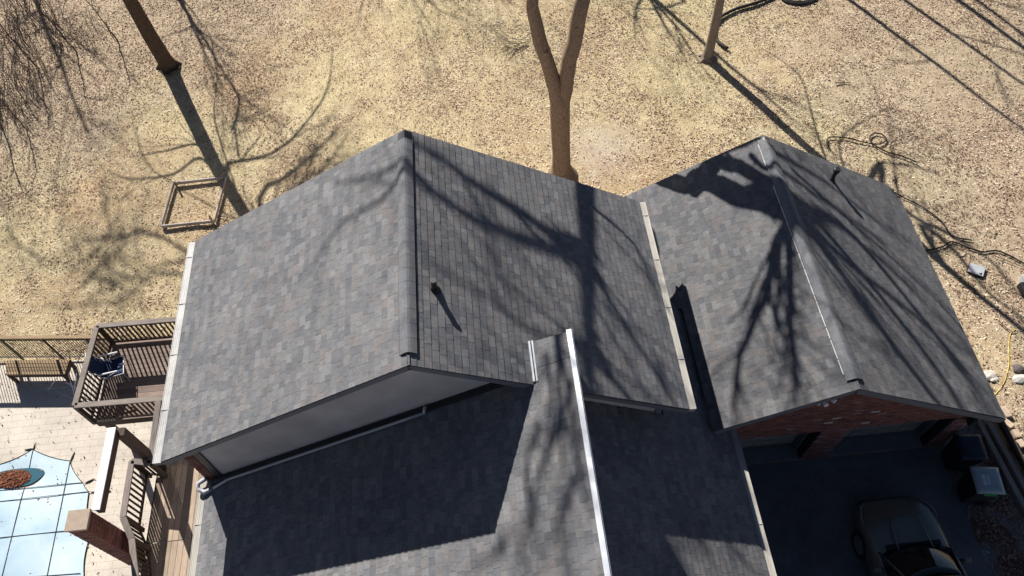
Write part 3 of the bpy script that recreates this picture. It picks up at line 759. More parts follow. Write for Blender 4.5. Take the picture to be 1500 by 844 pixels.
# ------------------------------------------------------------------ patio fence and bench
fe = thing('patio_fence', 'black metal picket fence with wooden top rail along the back of patio', 'fence', (-12, 6.4, PZ))
f_a, f_b = P_(0, 497, 1.22), P_(133, 496, 1.22); fdv = (f_b - f_a).normalized()
fa, fb = f_a - fdv * 2.5, f_b + fdv * .75; fa.z = fb.z = PZ; fd = (fb - fa).normalized(); FL = (fb - fa).length
MB().bar(fa + V(0, .05, 1.22), fb + V(0, .05, 1.22), .10, .05, .7).build('top_rail', M_bench, fe)
MB().bar(fa + V(0, 0, 1.15), fb + V(0, 0, 1.15), .03, .03).build('metal_rail', M_black, fe)
MB().bar(fa + V(0, 0, .12), fb + V(0, 0, .12), .03, .03).build('metal_rail', M_black, fe)
pk = MB().box((0, 0, 0), (.014, .014, 1.08)).mesh('picket', M_black); nk = int(FL / .08)
for k in range(nk):
    o = bpy.data.objects.new('picket', pk); C.objects.link(o); o.parent = fe; o.matrix_parent_inverse = Matrix.Translation(-wloc(fe)); o.location = fa.lerp(fb, (k + .5) / nk) + V(0, 0, .62)
for t in (.0, .2, .42, .63, .845, 1): MB().box(fa.lerp(fb, t) + V(0, 0, .62), (.05, .05, 1.24)).build('post', M_black, fe)
be = thing('wooden_bench', 'long tan plank bench on the patio in front of black fence', 'bench', (-11.9, 5.9, PZ))
A_, B_, C_, D_ = P_(10, 528, .5), P_(102, 527, .5), P_(95, 549, .5), P_(9, 550, .5)
for k in range(4):
    f0 = (k + .5) / 4
    MB().bar(A_.lerp(D_, f0), B_.lerp(C_, f0), .108, .04, random.random()).build('seat_plank', M_bench, be)
MB().bar(D_ + V(0, .03, -.09), C_ + V(0, .03, -.09), .04, .14, .1).build('apron', M_brail, be)
MB().bar(A_ + V(0, -.03, -.09), B_ + V(0, -.03, -.09), .04, .14, .1).build('apron', M_brail, be)
MB().bar(B_ + V(.0, 0, -.09), C_ + V(.0, 0, -.09), .04, .14, .1).build('apron', M_brail, be)
for p in (A_, B_, C_, D_):
    q = p.lerp((A_ + C_) / 2, .08); MB().box((q.x, q.y, PZ + .24), (.08, .08, .46)).build('leg', M_brail, be)
# folding stand beside the bench
fs_ = thing('folding_stand', 'thin pale metal folding stand beside the bench on the patio', 'stand', tuple(P_(112, 590)))
for (a, b) in (((100, 548, .5), (112, 590, 0)), ((96, 560, .4), (118, 572, .3)), ((84, 553, .5), (70, 572, 0)), ((112, 548, .5), (108, 575, .0)), ((80, 572, .03), (120, 590, .03)), ((66, 570, .03), (108, 566, .03))):
    MB().tube([P_(*a), P_(*b)], .011, 6).build('leg', M_white, fs_)

# chair on the deck
ch = thing('sling_chair', 'dark blue sling patio chair with white trim on the wooden deck', 'chair', tuple(LV(176, 545, DZ)))
chb = LV(176, 548, DZ)
def CH(x, y, z): return V(chb.x, chb.y, DZ) + Matrix.Rotation(math.radians(100), 3, 'Z') @ V(x, y, z)
def sling(ps, name):
    n_ = 8; vs = []; fs = []
    for i in range(n_ + 1):
        f = i / n_
        for j in range(5):
            g = j / 4; p = ps[0].lerp(ps[1], g).lerp(ps[3].lerp(ps[2], g), f); p = p - V(0, 0, .03 * math.sin(math.pi * g)); vs.append(p)
    for i in range(n_):
        for j in range(4): a = i * 5 + j; fs.append((a, a + 1, a + 6, a + 5))
    m = MB().add(vs, fs); o = m.build(name, M_blue, ch, smooth=True); s = o.modifiers.new('s', 'SOLIDIFY'); s.thickness = .01
sling([CH(-.25, -.25, .42), CH(.25, -.25, .42), CH(.25, .22, .36), CH(-.25, .22, .36)], 'seat')
sling([CH(-.25, .22, .37), CH(.25, .22, .37), CH(.24, .44, .92), CH(-.24, .44, .92)], 'backrest')
for s in (-1, 1):
    MB().tube([CH(s * .28, -.26, 0), CH(s * .28, -.26, .43), CH(s * .28, .22, .37), CH(s * .27, .46, .95)], .012, 8).build('frame', M_grey, ch)
    MB().tube([CH(s * .29, -.2, .62), CH(s * .29, .30, .63)], .022, 8).build('armrest', M_white, ch)
    MB().tube([CH(s * .28, .34, 0), CH(s * .28, .24, .38), CH(s * .29, -.2, .62)], .012, 8).build('leg', M_grey, ch)
MB().tube([CH(-.27, .46, .95), CH(.27, .46, .95)], .014, 8).build('frame', M_white, ch)
MB().tube([CH(-.28, -.27, .42), CH(.28, -.27, .42)], .014, 8).build('frame', M_white, ch)

# ------------------------------------------------------------------ raised bed
rb = thing('raised_bed_frame', 'empty square garden bed frame of grey boards on the lawn', 'garden bed', tuple(G(282, 296)))
q = [G(254, 269, .12), G(331, 260, .12), G(314, 324, .12), G(236, 332, .12)]
for i in range(4):
    a, b = q[i], q[(i + 1) % 4]; d = (b - a).normalized() * .02
    MB().bar(a + d, b - d, .045, .13, .9).build('board', M_bed, rb, bevel=.004)
for p, dx in ((q[0], (.12, -.1)), (q[1], (-.1, .02)), (q[2], (-.12, .1))):
    MB().box((p.x + dx[0], p.y + dx[1], p.z + .04), (.05, .05, .34)).build('stake', M_bench, rb)

# ------------------------------------------------------------------ right side: bins, timbers, blocks
def bin_(name, label, p, rot, lid, body, green=False, text=False):
    t = thing(name, label, 'wheelie bin', (p[0], p[1], 0)); R3 = Matrix.Rotation(rot, 3, 'Z'); P0 = V(p[0], p[1], 0)
    def T(x, y, z): return P0 + R3 @ V(x, y, z)
    b = MB(); lo = [(-.23, -.23), (.23, -.23), (.23, .23), (-.23, .23)]; hi = [(-.30, -.30), (.30, -.30), (.30, .30), (-.30, .30)]
    vs = [T(x, y, .06) for x, y in lo] + [T(x, y, .98) for x, y in hi] + [T(x * 1.06, y * 1.06, .98) for x, y in hi] + [T(x * 1.06, y * 1.06, 1.02) for x, y in hi]
    b.add(vs, [(3, 2, 1, 0)] + [(i, (i + 1) % 4, 4 + (i + 1) % 4, 4 + i) for i in range(4)] + [(4 + i, 4 + (i + 1) % 4, 8 + (i + 1) % 4, 8 + i) for i in range(4)] + [(8 + i, 8 + (i + 1) % 4, 12 + (i + 1) % 4, 12 + i) for i in range(4)] + [(12, 13, 14, 15)])
    b.build('body', body, t, bevel=.01)
    l = MB(); N = 8; vs = []; fs = []
    for i in range(N + 1):
        for j in range(N + 1):
            x = -.33 + .66 * i / N; y = -.33 + .66 * j / N; e = min(1, 2.2 * min(.33 - abs(x), .33 - abs(y)) / .1)
            vs.append(T(x, y, 1.025 + .035 * min(1, e) + .012 * (1 - (x / .33) ** 2)))
    for i in range(N):
        for j in range(N): a = i * (N + 1) + j; fs.append((a, a + 1, a + N + 2, a + N + 1))
    lo_ = l.add(vs, fs).build('lid', lid, t, smooth=True); s = lo_.modifiers.new('s', 'SOLIDIFY'); s.thickness = .02
    MB().bar(T(.40, -.26, 1.0), T(.40, .26, 1.0), .03, .03).build('handle', M_blackm, t)
    for yy in (-.26, .26): MB().bar(T(.30, yy, 1.0), T(.41, yy, 1.0), .03, .03).build('hinge', M_blackm, t)
    for yy in (-.25, .25): MB().tube([T(.27, yy - .03, .13), T(.27, yy + .03, .13)], .13, 14).build('wheel', M_blackm, t)
    if green: MB().bar(T(-.16, -.345, 1.0), T(.12, -.345, 1.0), .03, .06).build('latch', M_green, t)
    if text:
        tx = MB()
        # pale embossed block of lettering on the lid: two short lines
        for k in range(6): tx.box(T(-.11 + .0, -.12 + k * .045, 1.082), (.085, .028, .004), R3)
        for k in range(5): tx.box(T(-.01, -.10 + k * .045, 1.083), (.06, .026, .004), R3)
        tx.build('lid_print', M_white, t)
    return t
bin_('wheelie_bin', 'wheelie bin with pale grey lid and green latch beside the timbers', (12.70, -.93), math.radians(-8), M_binlid, M_blackm, True, True)
bin_('wheelie_bin', 'all black wheelie bin nearer the garage, closed lid', (12.66, -.10), math.radians(-6), M_bindark, M_blackm)
tm = []
for i, (x0, y0, x1, y1, w_, z, lb) in enumerate(((13.70, 1.25, 14.02, -3.6, .13, .08, 'grey landscape timber lying nearest the bins on the gravel'),
                                          (13.95, .75, 14.28, -3.6, .13, .12, 'grey landscape timber lying between two other timbers by the gravel'),
                                          (14.12, 2.0, 14.50, -3.6, .12, .22, 'dark edging timber along the foot of the dirt bank'))):
    t = MB().bar((x0, y0, z), (x1, y1, z), w_, .14, .5 if i < 2 else .1).build('timber', M_timb if i < 2 else M_brail, bevel=.01)
    tag(t, lb, 'timber', 'timbers edging the gravel')
blk = [((1468, 597), (1478, 612), 'tan stone block nearest the garage eave'), ((1469, 616), (1483, 627), 'tan stone block second from the garage eave'),
       ((1485, 630), (1492, 642), 'tan stone block third from the garage eave'), ((1491, 645), (1499, 656), 'tan stone block farthest from the garage eave')]
for a, b, lb in blk:
    p, q_ = G(*a, .07), G(*b, .07)
    t = MB().bar(p, q_, .17, .14).build('stone_block', M_tan, bevel=.02); tag(t, lb, 'stone block', 'tan stone blocks beside the timbers')
t = MB().tube([G(1486, 655, .0), G(1487, 655, .14), G(1487, 655, .16)], [.12, .13, .05], 12).build('plant_pot', M_black); tag(t, 'small black plant pot beside the tan stone blocks', 'pot')
def rock(p, r, mat, label, sq=.5):
    bmx = bmesh.new(); bmesh.ops.create_icosphere(bmx, subdivisions=2, radius=1)
    sx_, sy_ = random.uniform(.8, 1.4), random.uniform(.7, 1.1)
    for v in bmx.verts:
        k = 1 + random.uniform(-.14, .14); v.co = V(v.co.x * r * sx_ * k, v.co.y * r * sy_ * k, max(-.4, v.co.z * k) * r * sq)
    me = bpy.data.meshes.new('rock'); bmx.to_mesh(me); bmx.free(); me.materials.append(mat)
    o = bpy.data.objects.new('rock', me); C.objects.link(o); o.location = p; return tag(o, label, 'rock')
M_rock = simple('pale_limestone', (.52, .48, .42), .9, 0, .2, 12, bump=.5)
rock(G(1450, 550, .0), .15, M_rock, 'pale flat rock close to the garage eave by the yellow cord')
rock(G(1457, 556, .0), .09, M_rock, 'small pale rock touching a larger one near the garage eave')
rock(G(1496, 556, .0), .20, M_rock, 'broad pale rock at the right edge below the yellow cord')
rock(G(1492, 540, .05), .14, simple('dark_rock', (.12, .10, .09), .9), 'dark rock just above the broad pale rock')

# utility lid, cords and hoses
ul = thing('utility_cover', 'square grey metal utility cover lying on the bare ground', 'utility cover', tuple(G(1431, 396)))
c4 = [G(1422, 385, .09), G(1444, 391, .09), G(1440, 405, .09), G(1418, 397, .09)]
MB().slab(c4, .035).build('plate', M_grey, ul); MB().slab([p * .999 + V(0, 0, -.04) for p in c4], .08).build('box', M_blackm, ul)
MB().tube([G(1438, 400, .09), G(1436, 401, .12), G(1434, 400, .09)], .012, 6).build('handle', M_black, ul)
def smooth_path(P, k=4):
    P = [Vector(p) for p in P]; out = []
    for i in range(len(P) - 1):
        p0 = P[max(0, i - 1)]; p1 = P[i]; p2 = P[i + 1]; p3 = P[min(len(P) - 1, i + 2)]
        for j in range(k):
            t = j / k; out.append(.5 * ((2 * p1) + (p2 - p0) * t + (2 * p0 - 5 * p1 + 4 * p2 - p3) * t * t + (3 * p1 - p0 - 3 * p2 + p3) * t ** 3))
    out.append(P[-1]); return out
def hose(name, label, cat, pts, r, mat, z=.03):
    P = smooth_path([G(u, v, z + r) for u, v in pts]); o = MB().tube(P, r, 7).build(name, mat, smooth=True); return tag(o, label, cat)
M_hose = simple('black_hose_rubber', (.03, .026, .024), .6)
hose('garden_hose', 'thin black hose with a loop on the lawn behind the garage', 'hose', [(1214, 216), (1211, 207), (1216, 201), (1239, 202), (1269, 209), (1289, 211), (1298, 204), (1292, 197), (1281, 195), (1274, 201), (1278, 210), (1298, 222), (1322, 229), (1344, 238)], .022, M_hose, .05)
hose('cable', 'dark cable running from garage corner onto the bare ground', 'cable', [(1300, 276), (1325, 290), (1349, 302), (1379, 324), (1394, 345), (1424, 352)], .02, M_hose)
hose('garden_hose', 'black hose snaking over bare ground to the right edge', 'hose', [(1345, 364), (1354, 367), (1379, 362), (1394, 354), (1414, 361), (1438, 369), (1458, 367), (1478, 374), (1500, 386), (1530, 400)], .024, M_hose)
hose('drain_hose', 'black corrugated pipe running up from the slim pale tree', 'pipe', [(1066, 71), (1054, 63), (1047, 52), (1046, 40), (1052, 29), (1060, 22), (1078, 13), (1098, 7), (1119, 0), (1140, -12)], .06, M_hose)
coil = [(1170 + 27 * math.cos(t), -6 + 12 * math.sin(t) - t * .25) for t in np.linspace(0, 6 * math.pi, 60)]
hose('coiled_pipe', 'black corrugated pipe lying in a coil at top edge', 'pipe', coil, .035, M_hose)
hose('extension_cord', 'yellow extension cord lying on the dirt beside the garage', 'cord', [(1488, 482), (1480, 490), (1478, 505), (1478, 530), (1477, 540), (1470, 562), (1458, 578), (1450, 590)], .009, M_yellow, .01)
eb = thing('equipment_box', 'dark equipment box with pale top at the right edge', 'box', tuple(G(1500, 425)))
MB().box(G(1506, 424, .1), (.42, .4, .24)).build('body', M_black, eb, bevel=.02); MB().box(G(1506, 410, .12), (.36, .22, .28)).build('lid', M_grey, eb, bevel=.02)
def stick(u0, v0, u1, v1, r, label, mat=M_barkd):
    a, b = G(u0, v0, .04), G(u1, v1, .04); m = MB(); P = [a.lerp(b, t) + V(random.uniform(-.03, .03), random.uniform(-.03, .03), random.uniform(0, .03)) for t in (0, .3, .6, 1)]
    m.tube(P, [r, r * .9, r * .7, r * .4], 6)
    for k in range(2): m.tube([P[1 + k], P[1 + k] + V(random.uniform(-.25, .25), random.uniform(-.25, .25), .03)], [r * .6, r * .3], 5)
    return tag(m.build('fallen_stick', mat), label, 'stick')
stick(1222, 122, 1247, 121, .02, 'short dark stick on the lawn between slim tree and garage')
stick(1308, 264, 1316, 256, .018, 'tiny dark twig on the ground behind the garage corner')
stick(1455, 375, 1500, 392, .014, 'thin stick beside the black hose at the right', M_bark)
stick(1462, 470, 1496, 500, .018, 'crooked stick near the end of yellow cord', M_bark)
stick(1462, 395, 1490, 440, .014, 'thin stick below the utility cover', M_bark)

# ------------------------------------------------------------------ CAR
car = thing('parked_car', 'dark olive car parked nose towards the garage on the shaded driveway', 'car', (10.42, -3.4, 0))
cxx, yf = 10.42, -1.02
def st(s):   # station: half width, belt z, crown z
    if s < .5: k = s / .5; hw = .62 + .28 * math.sqrt(max(0, 1 - (1 - k) ** 2)); zb = .62 + .22 * math.sqrt(k); zc = zb + .05 + .05 * k
    else: k = min(1, (s - .5) / 1.0); hw = .90 + .02 * k; zb = .84 + .10 * k; zc = zb + .10 + .02 * k
    if s > 4.2: hw -= (s - 4.2) * .14
    return hw, zb, zc
cbod = MB(); S_ = [0, .03, .1, .2, .35, .55, .8, 1.05, 1.25, 1.5, 2, 2.5, 3, 3.5, 4, 4.3, 4.6, 4.75]; prof_n = 13; vs = []; fs = []
for s in S_:
    hw_, zb, zc = st(s); y = yf - s; r_ = []
    low = .30 if s > .15 else .30 + (.15 - s)
    half = [(hw_ * .93, low), (hw_ * .99, .48), (hw_, zb - .14), (hw_ * .97, zb - .03), (hw_ * .86, zb + (zc - zb) * .35), (hw_ * .55, zb + (zc - zb) * .85), (0, zc)]
    for (x, z) in half: r_.append((cxx - x, y, z))
    for (x, z) in half[-2::-1]: r_.append((cxx + x, y, z))
    vs += r_
for i in range(len(S_) - 1):
    for j in range(prof_n - 1): a = i * prof_n + j; fs.append((a, a + 1, a + prof_n + 1, a + prof_n))
fs.append(tuple(range(prof_n))); fs.append(tuple((len(S_) - 1) * prof_n + k for k in range(prof_n - 1, -1, -1)))
body = cbod.add(vs, fs).build('body', M_paint, car, smooth=True)
for s in (-1, 1): MB().tube([(cxx + s * .30, yf - .45, .97), (cxx + s * .36, yf - .9, 1.055), (cxx + s * .40, yf - 1.3, 1.075)], [.006, .02, .02], 8).build('hood_crease', M_paint, body, smooth=True)
# cabin: bottom and top outlines
def cab(name, pts, mat, smooth=False, th=.0, parent=car):
    o = MB().add(pts, [tuple(range(len(pts)))] if len(pts) == 4 else [tuple(range(len(pts)))]).build(name, mat, parent, smooth=smooth); 
    if th: s = o.modifiers.new('s', 'SOLIDIFY'); s.thickness = th; s.offset = 0
    return o
def curved(name, a0, a1, b0, b1, bulge, mat, nx=10, ny=5, parent=car, up=(0, 0, 1), ybow=.0):
    a0, a1, b0, b1 = map(Vector, (a0, a1, b0, b1)); vs = []; fs = []
    for i in range(ny + 1):
        for j in range(nx + 1):
            f, g = i / ny, j / nx; p = a0.lerp(a1, g).lerp(b0.lerp(b1, g), f); k = 4 * g * (1 - g)
            p = p + V(*up) * bulge * k + V(0, ybow * k, 0) + V(0, 0, .02 * 4 * f * (1 - f)); vs.append(p)
    for i in range(ny):
        for j in range(nx): q = i * (nx + 1) + j; fs.append((q, q + 1, q + nx + 2, q + nx + 1))
    o = MB().add(vs, fs).build(name, mat, parent, smooth=True); s = o.modifiers.new('s', 'SOLIDIFY'); s.thickness = .012; return o
wb, wt = .82, .60
y1, y2, y3, y4 = yf - 1.30, yf - 2.05, yf - 4.0, yf - 4.6
zb_, zt_ = 1.0, 1.50
curved('windscreen', (cxx - wb + .02, y1, zb_ + .0), (cxx + wb - .02, y1, zb_ + .0), (cxx - wt, y2, zt_), (cxx + wt, y2, zt_), .045, M_glass, ybow=.16)
roof = curved('roof', (cxx - wt - .03, y2 + .03, zt_ + .005), (cxx + wt + .03, y2 + .03, zt_ + .005), (cxx - wt - .02, y3, zt_ + .02), (cxx + wt + .02, y3, zt_ + .02), .06, M_paint, ybow=.05)
curved('sunroof', (cxx - .40, y2 - .18, zt_ + .062), (cxx + .40, y2 - .18, zt_ + .062), (cxx - .40, y2 - .95, zt_ + .07), (cxx + .40, y2 - .95, zt_ + .07), .02, M_glass)
curved('rear_window', (cxx - wt, y3, zt_), (cxx + wt, y3, zt_), (cxx - wb, y4, zb_), (cxx + wb, y4, zb_), .04, M_glass)
for s in (-1, 1):
    cab('side_window', [(cxx + s * wb, y1 - .12, zb_), (cxx + s * wb, y2 - .9, zb_), (cxx + s * wt, y2 - .9, zt_ - .02), (cxx + s * wt, y2, zt_ - .02)], M_glass, th=.01)
    cab('side_window', [(cxx + s * wb, y2 - .96, zb_), (cxx + s * wb, y4 + .3, zb_), (cxx + s * wt, y3, zt_ - .02), (cxx + s * wt, y2 - .96, zt_ - .02)], M_glass, th=.01)
    MB().tube([(cxx + s * (wb + .0), y1 + .06, zb_), (cxx + s * (wt + .10), (y1 + y2) / 2, (zb_ + zt_) / 2 + .03), (cxx + s * (wt + .02), y2, zt_), (cxx + s * (wt + .03), y3, zt_ + .01), (cxx + s * wb, y4, zb_)], .028, 8).build('pillar', M_paint, car, smooth=True)
    MB().tube([(cxx + s * (wb + .0), y1 + .10, zb_ + .0), (cxx + s * (wb + .02), y4, zb_ + .0)], .015, 6).build('window_trim', M_chrome, car)
    MB().bar((cxx + s * wb, y2 - .93, zb_), (cxx + s * wt, y2 - .93, zt_ - .02), .06, .02).build('pillar', M_blackm, car)
    mr_ = MB().box((cxx + s * 1.02, y1 - .32, 1.06), (.20, .11, .15), top=(.85, .85)).build('wing_mirror', M_paint, car, bevel=.03)
    MB().bar((cxx + s * .88, y1 - .28, 1.02), (cxx + s * .97, y1 - .30, 1.03), .04, .04).build('mirror_arm', M_blackm, mr_)
    MB().tube([(cxx + s * .60, yf - .06, .70), (cxx + s * .78, yf - .16, .78), (cxx + s * .865, yf - .38, .84), (cxx + s * .88, yf - .55, .86)], [.02, .035, .03, .008], 10).build('headlight', M_lens, car, smooth=True)
    for yy in (yf - .90, yf - 3.75):
        wh = MB().tube([(cxx + s * .72, yy, .34), (cxx + s * .92, yy, .34)], .34, 24).build('wheel', M_tyre, car)
        MB().tube([(cxx + s * .9, yy, .34), (cxx + s * .928, yy, .34)], .22, 16).build('rim', M_rim, wh)
    MB().bar((cxx + s * .925, y1 - 1.1, .82), (cxx + s * .925, y1 - 1.25, .82), .02, .03).build('door_handle', M_chrome, car)
MB().box((cxx, yf + .0, .58), (.80, .06, .14)).build('grille', M_black, car); MB().box((cxx, yf + .01, .40), (1.3, .12, .14)).build('bumper', M_blackm, car, bevel=.02)
for k in (-1, 1): MB().tube([(cxx + .35 * k - .2, y1 + .10, 1.035), (cxx + .35 * k + .25, y1 - .05, 1.09)], .010, 5).build('wiper', M_blackm, car)
MB().box((cxx, y1 + .13, 1.03), (1.25, .12, .02)).build('cowl', M_blackm, car)

# ------------------------------------------------------------------ TREES
def wobble(P, k, amp):
    P = smooth_path(P, k); return [P[0]] + [p + V(random.gauss(0, amp), random.gauss(0, amp), random.gauss(0, amp * .5)) for p in P[1:]]
def grow(mb, p, d, length, r, lvl, out_ok, spread=.6):
    """random bare branching; stops where it would enter the picture's upper air"""
    if lvl == 0 or r < .003: return
    n = 5; P = [p]; q = p; dd = d.normalized()
    for i in range(n):
        dd = (dd + V(random.gauss(0, .13), random.gauss(0, .13), random.gauss(.02, .10))).normalized(); q = q + dd * length / n
        if not out_ok(q): break
        P.append(q)
    if len(P) < 2: return
    m = len(P) - 1; mb.tube(P, [r * (1 - .6 * i / n) for i in range(m + 1)], 6 if r > .03 else (4 if r > .012 else 3), caps=False)
    for k in range(random.randint(2, 4)):
        i = random.randint(1, m); ang = V(random.gauss(0, spread), random.gauss(0, spread), random.gauss(.15, spread * .6))
        grow(mb, P[i], (dd + ang), length * random.uniform(.5, .8), r * (1 - .6 * i / n) * random.uniform(.5, .75), lvl - 1, out_ok, spread)
def outside(q): return q.z > 1.0 and not inframe(q, 12)
def offroof(q): return True
def shadow_branch(mb, pts, r0, r1, twigs=0, lvl=2):
    """pts: (u, v, plane, t): the limb stands t metres of height up the sun's ray from that spot"""
    P = []
    for (u, v, pl, t) in pts:
        if pl == 'W': P.append(Vector((u, v, t)))
        else: P.append(Vector(OP(u, v, pl) - t * SUN))
    P = wobble(P, 3, r0 * .18); n = len(P); R_ = [r0 + (r1 - r0) * i / (n - 1) for i in range(n)]
    mb.tube(P, R_, 9 if r0 > .08 else 6, caps=False)
    for k in range(twigs * 2 + 2 if twigs >= 0 else 0):
        i = random.randint(1, n - 1); d = (P[i] - P[i - 1]).normalized() + V(random.gauss(0, .6), random.gauss(0, .6), random.gauss(.1, .4))
        grow(mb, P[i], d, random.uniform(.9, 2.4), max(.012, R_[i] * random.uniform(.25, .5)), lvl + 1, outside)
    return P

# centre tree, forked trunk
tc = thing('bare_tree', 'tall bare tree with forked brown trunk growing just behind the roof between house and garage', 'tree', (4.16, 10.55, 0))
mb = MB()
mb.tube(wobble([(4.18, 10.5, -.1), (4.16, 10.52, .12), (4.15, 10.53, .5), (4.08, 10.55, 1.6), (4.03, 10.55, 2.6), (4.01, 10.55, 3.2), (4.02, 10.56, 3.7)], 2, .006), [.62, .50, .40, .33, .30, .28, .285, .29, .30, .30, .30, .24, .10], 16, caps=True, lump=.035)
mb.tube(wobble([(4.07, 10.55, 2.7), (4.10, 10.55, 3.3), AY(832, 100, 10.54), AY(841, 60, 10.53), AY(851, 10, 10.55), AY(858, -30, 10.65), (4.78, 11.3, 8.2), (4.62, 11.9, 9.9), (4.4, 12.7, 11.2)], 3, .012), [.20, .22, .235] + [.235 - .0045 * i for i in range(22)], 12, caps=False, lump=.05)
mb.tube(wobble([(3.98, 10.55, 2.7), (3.94, 10.55, 3.3), AY(806, 104, 10.53), AY(791, 60, 10.5), AY(782, 22, 10.5), AY(774, -20, 10.5), (2.2, 10.6, 8.2), (1.13, 10.8, 9.6), (-.2, 11.4, 11.4), (-1.9, 11.7, 13.6)], 3, .012), [.19, .21, .225] + [.225 - .0065 * i for i in range(25)], 12, caps=False, lump=.05)
for (kx, ky, kz, kr) in (AY(800, 78, 10.35) + (.07,), AY(826, 175, 10.3) + (.06,), AY(846, 42, 10.38) + (.06,)):
    mb.tube([(kx, ky + .12, kz), (kx - .02, ky - .03, kz + .03), (kx - .02, ky - .06, kz + .04)], [kr * 1.5, kr * 1.1, kr * .4], 8)
for k in range(5):
    a = k * 1.3 + .4; mb.tube([(4.17 + .2 * math.cos(a), 10.52 + .2 * math.sin(a), .22), (4.17 + .48 * math.cos(a), 10.52 + .45 * math.sin(a), -.05)], [.08, .03], 7)
mb.build('trunk', M_bark, tc, smooth=True)
cr_ = MB()
# limbs over the garage roof
shadow_branch(cr_, [(4.52, 10.8, 'W', 7.3), (1020, 262, 'gl', 3.5), (1060, 284, 'gl', 4.6), (1120, 306, 'gl', 6), (1160, 312, 'gl', 7.2)], .20, .17, -1)
shadow_branch(cr_, [(4.52, 10.8, 'W', 7.4), (1055, 240, 'gl', 4.2), (1100, 256, 'gl', 5.2), (1150, 275, 'gl', 6.6), (1200, 320, 'gr', 7.6)], .18, .13, -1)
shadow_branch(cr_, [(4.5, 10.8, 'W', 7.3), (1040, 232, 'gl', 4.3), (1080, 215, 'gl', 5.0), (1116, 203, 'gl', 5.8)], .09, .05, -1)
shadow_branch(cr_, [(1060, 222, 'gl', 4.6), (1090, 250, 'gl', 5.2)], .05, .04, -1)
shadow_branch(cr_, [(4.7, 11.6, 'W', 9.0), (1110, 275, 'gl', 6.2), (1160, 290, 'gl', 7.0), (1230, 330, 'gr', 8), (1330, 440, 'gr', 9.2), (1420, 560, 'gr', 10.3)], .14, .07, 3)
shadow_branch(cr_, [(1165, 305, 'gr', 6.3), (1210, 370, 'gr', 7.4), (1290, 480, 'gr', 8.8), (1370, 590, 'gr', 10)], .13, .09, 2)
shadow_branch(cr_, [(1175, 300, 'gr', 6.6), (1235, 370, 'gr', 7.8), (1330, 485, 'gr', 9.2), (1410, 600, 'gr', 10.6)], .11, .07, 1)
shadow_branch(cr_, [(1165, 255, 'gr', 6), (1250, 330, 'gr', 7.5), (1360, 430, 'gr', 9.2), (1440, 520, 'gr', 10.6)], .06, .03, 2)
shadow_branch(cr_, [(1135, 225, 'gr', 5.4), (1210, 270, 'gr', 6.8), (1300, 340, 'gr', 8)], .05, .025, 4)
shadow_branch(cr_, [(4.4, 12.7, 'W', 11.1), (1158, 320, 'gl', 7), (1135, 370, 'gl', 7.8), (1120, 440, 'gl', 9), (1085, 520, 'gl', 10), (1075, 600, 'gl', 11)], .14, .06, 6)
shadow_branch(cr_, [(1157, 310, 'gl', 6.6), (1158, 380, 'gl', 8), (1160, 470, 'gl', 9.2), (1165, 570, 'gl', 10.5)], .11, .07, 5)
shadow_branch(cr_, [(1122, 430, 'gl', 8.9), (1150, 500, 'gl', 10), (1140, 590, 'gl', 11.2)], .06, .02, 2)
shadow_branch(cr_, [(1180, 330, 'gr', 7), (1260, 400, 'gr', 8.5), (1380, 500, 'gr', 10), (1450, 600, 'gr', 11)], .10, .03, 5)
shadow_branch(cr_, [(1100, 228, 'gl', 5.2), (1130, 250, 'gl', 6), (1200, 290, 'gr', 7), (1300, 360, 'gr', 8)], .07, .03, 3)
# limbs over the main roof
shadow_branch(cr_, [(868, 372, 'mr', 5.9), (800, 340, 'mr', 7.2), (720, 290, 'mr', 8.4), (640, 235, 'mr', 9.3), (600, 210, 'mr', 9.8)], .10, .04, 4)
shadow_branch(cr_, [(862, 385, 'mr', 6.1), (780, 360, 'mr', 7.5), (700, 330, 'mr', 8.8), (625, 275, 'mr', 9.6), (560, 290, 'ml', 10.2), (500, 330, 'ml', 11), (455, 395, 'ml', 12)], .09, .02, 5)
shadow_branch(cr_, [(622, 270, 'mr', 9.6), (560, 250, 'ml', 10), (490, 272, 'ml', 10.6)], .045, .015, 3)
shadow_branch(cr_, [(880, 520, 'mr', 7.9), (900, 560, 'mr', 8.6), (930, 590, 'mr', 9.2)], .09, .05, 2)
shadow_branch(cr_, [(868, 390, 'mr', 6.2), (900, 450, 'mr', 7.5), (950, 530, 'mr', 8.8), (985, 590, 'mr', 9.8)], .06, .025, 4)
shadow_branch(cr_, [(860, 300, 'mr', 3.2), (930, 360, 'mr', 5), (960, 430, 'mr', 6.4)], .04, .015, 2)
shadow_branch(cr_, [(880, 500, 'mr', 7.6), (800, 500, 'mr', 8.9), (700, 430, 'mr', 10.0), (640, 400, 'mr', 10.8)], .05, .02, 4)
shadow_branch(cr_, [(-1.9, 11.7, 'W', 13.6), (820, 600, 'L', 10.2), (790, 700, 'L', 12), (760, 820, 'L', 14)], .07, .02, 7)
shadow_branch(cr_, [(850, 500, 'mr', 8.1), (830, 560, 'L', 9.6), (845, 640, 'L', 11), (830, 760, 'L', 13)], .06, .02, 6)
shadow_branch(cr_, [(985, 590, 'mr', 9.8), (1060, 720, 'R', 11), (1085, 840, 'R', 13)], .035, .02, -1)
shadow_branch(cr_, [(930, 590, 'mr', 9.2), (960, 730, 'R', 11.2), (985, 800, 'R', 13), (1000, 850, 'R', 14)], .05, .03, -1)
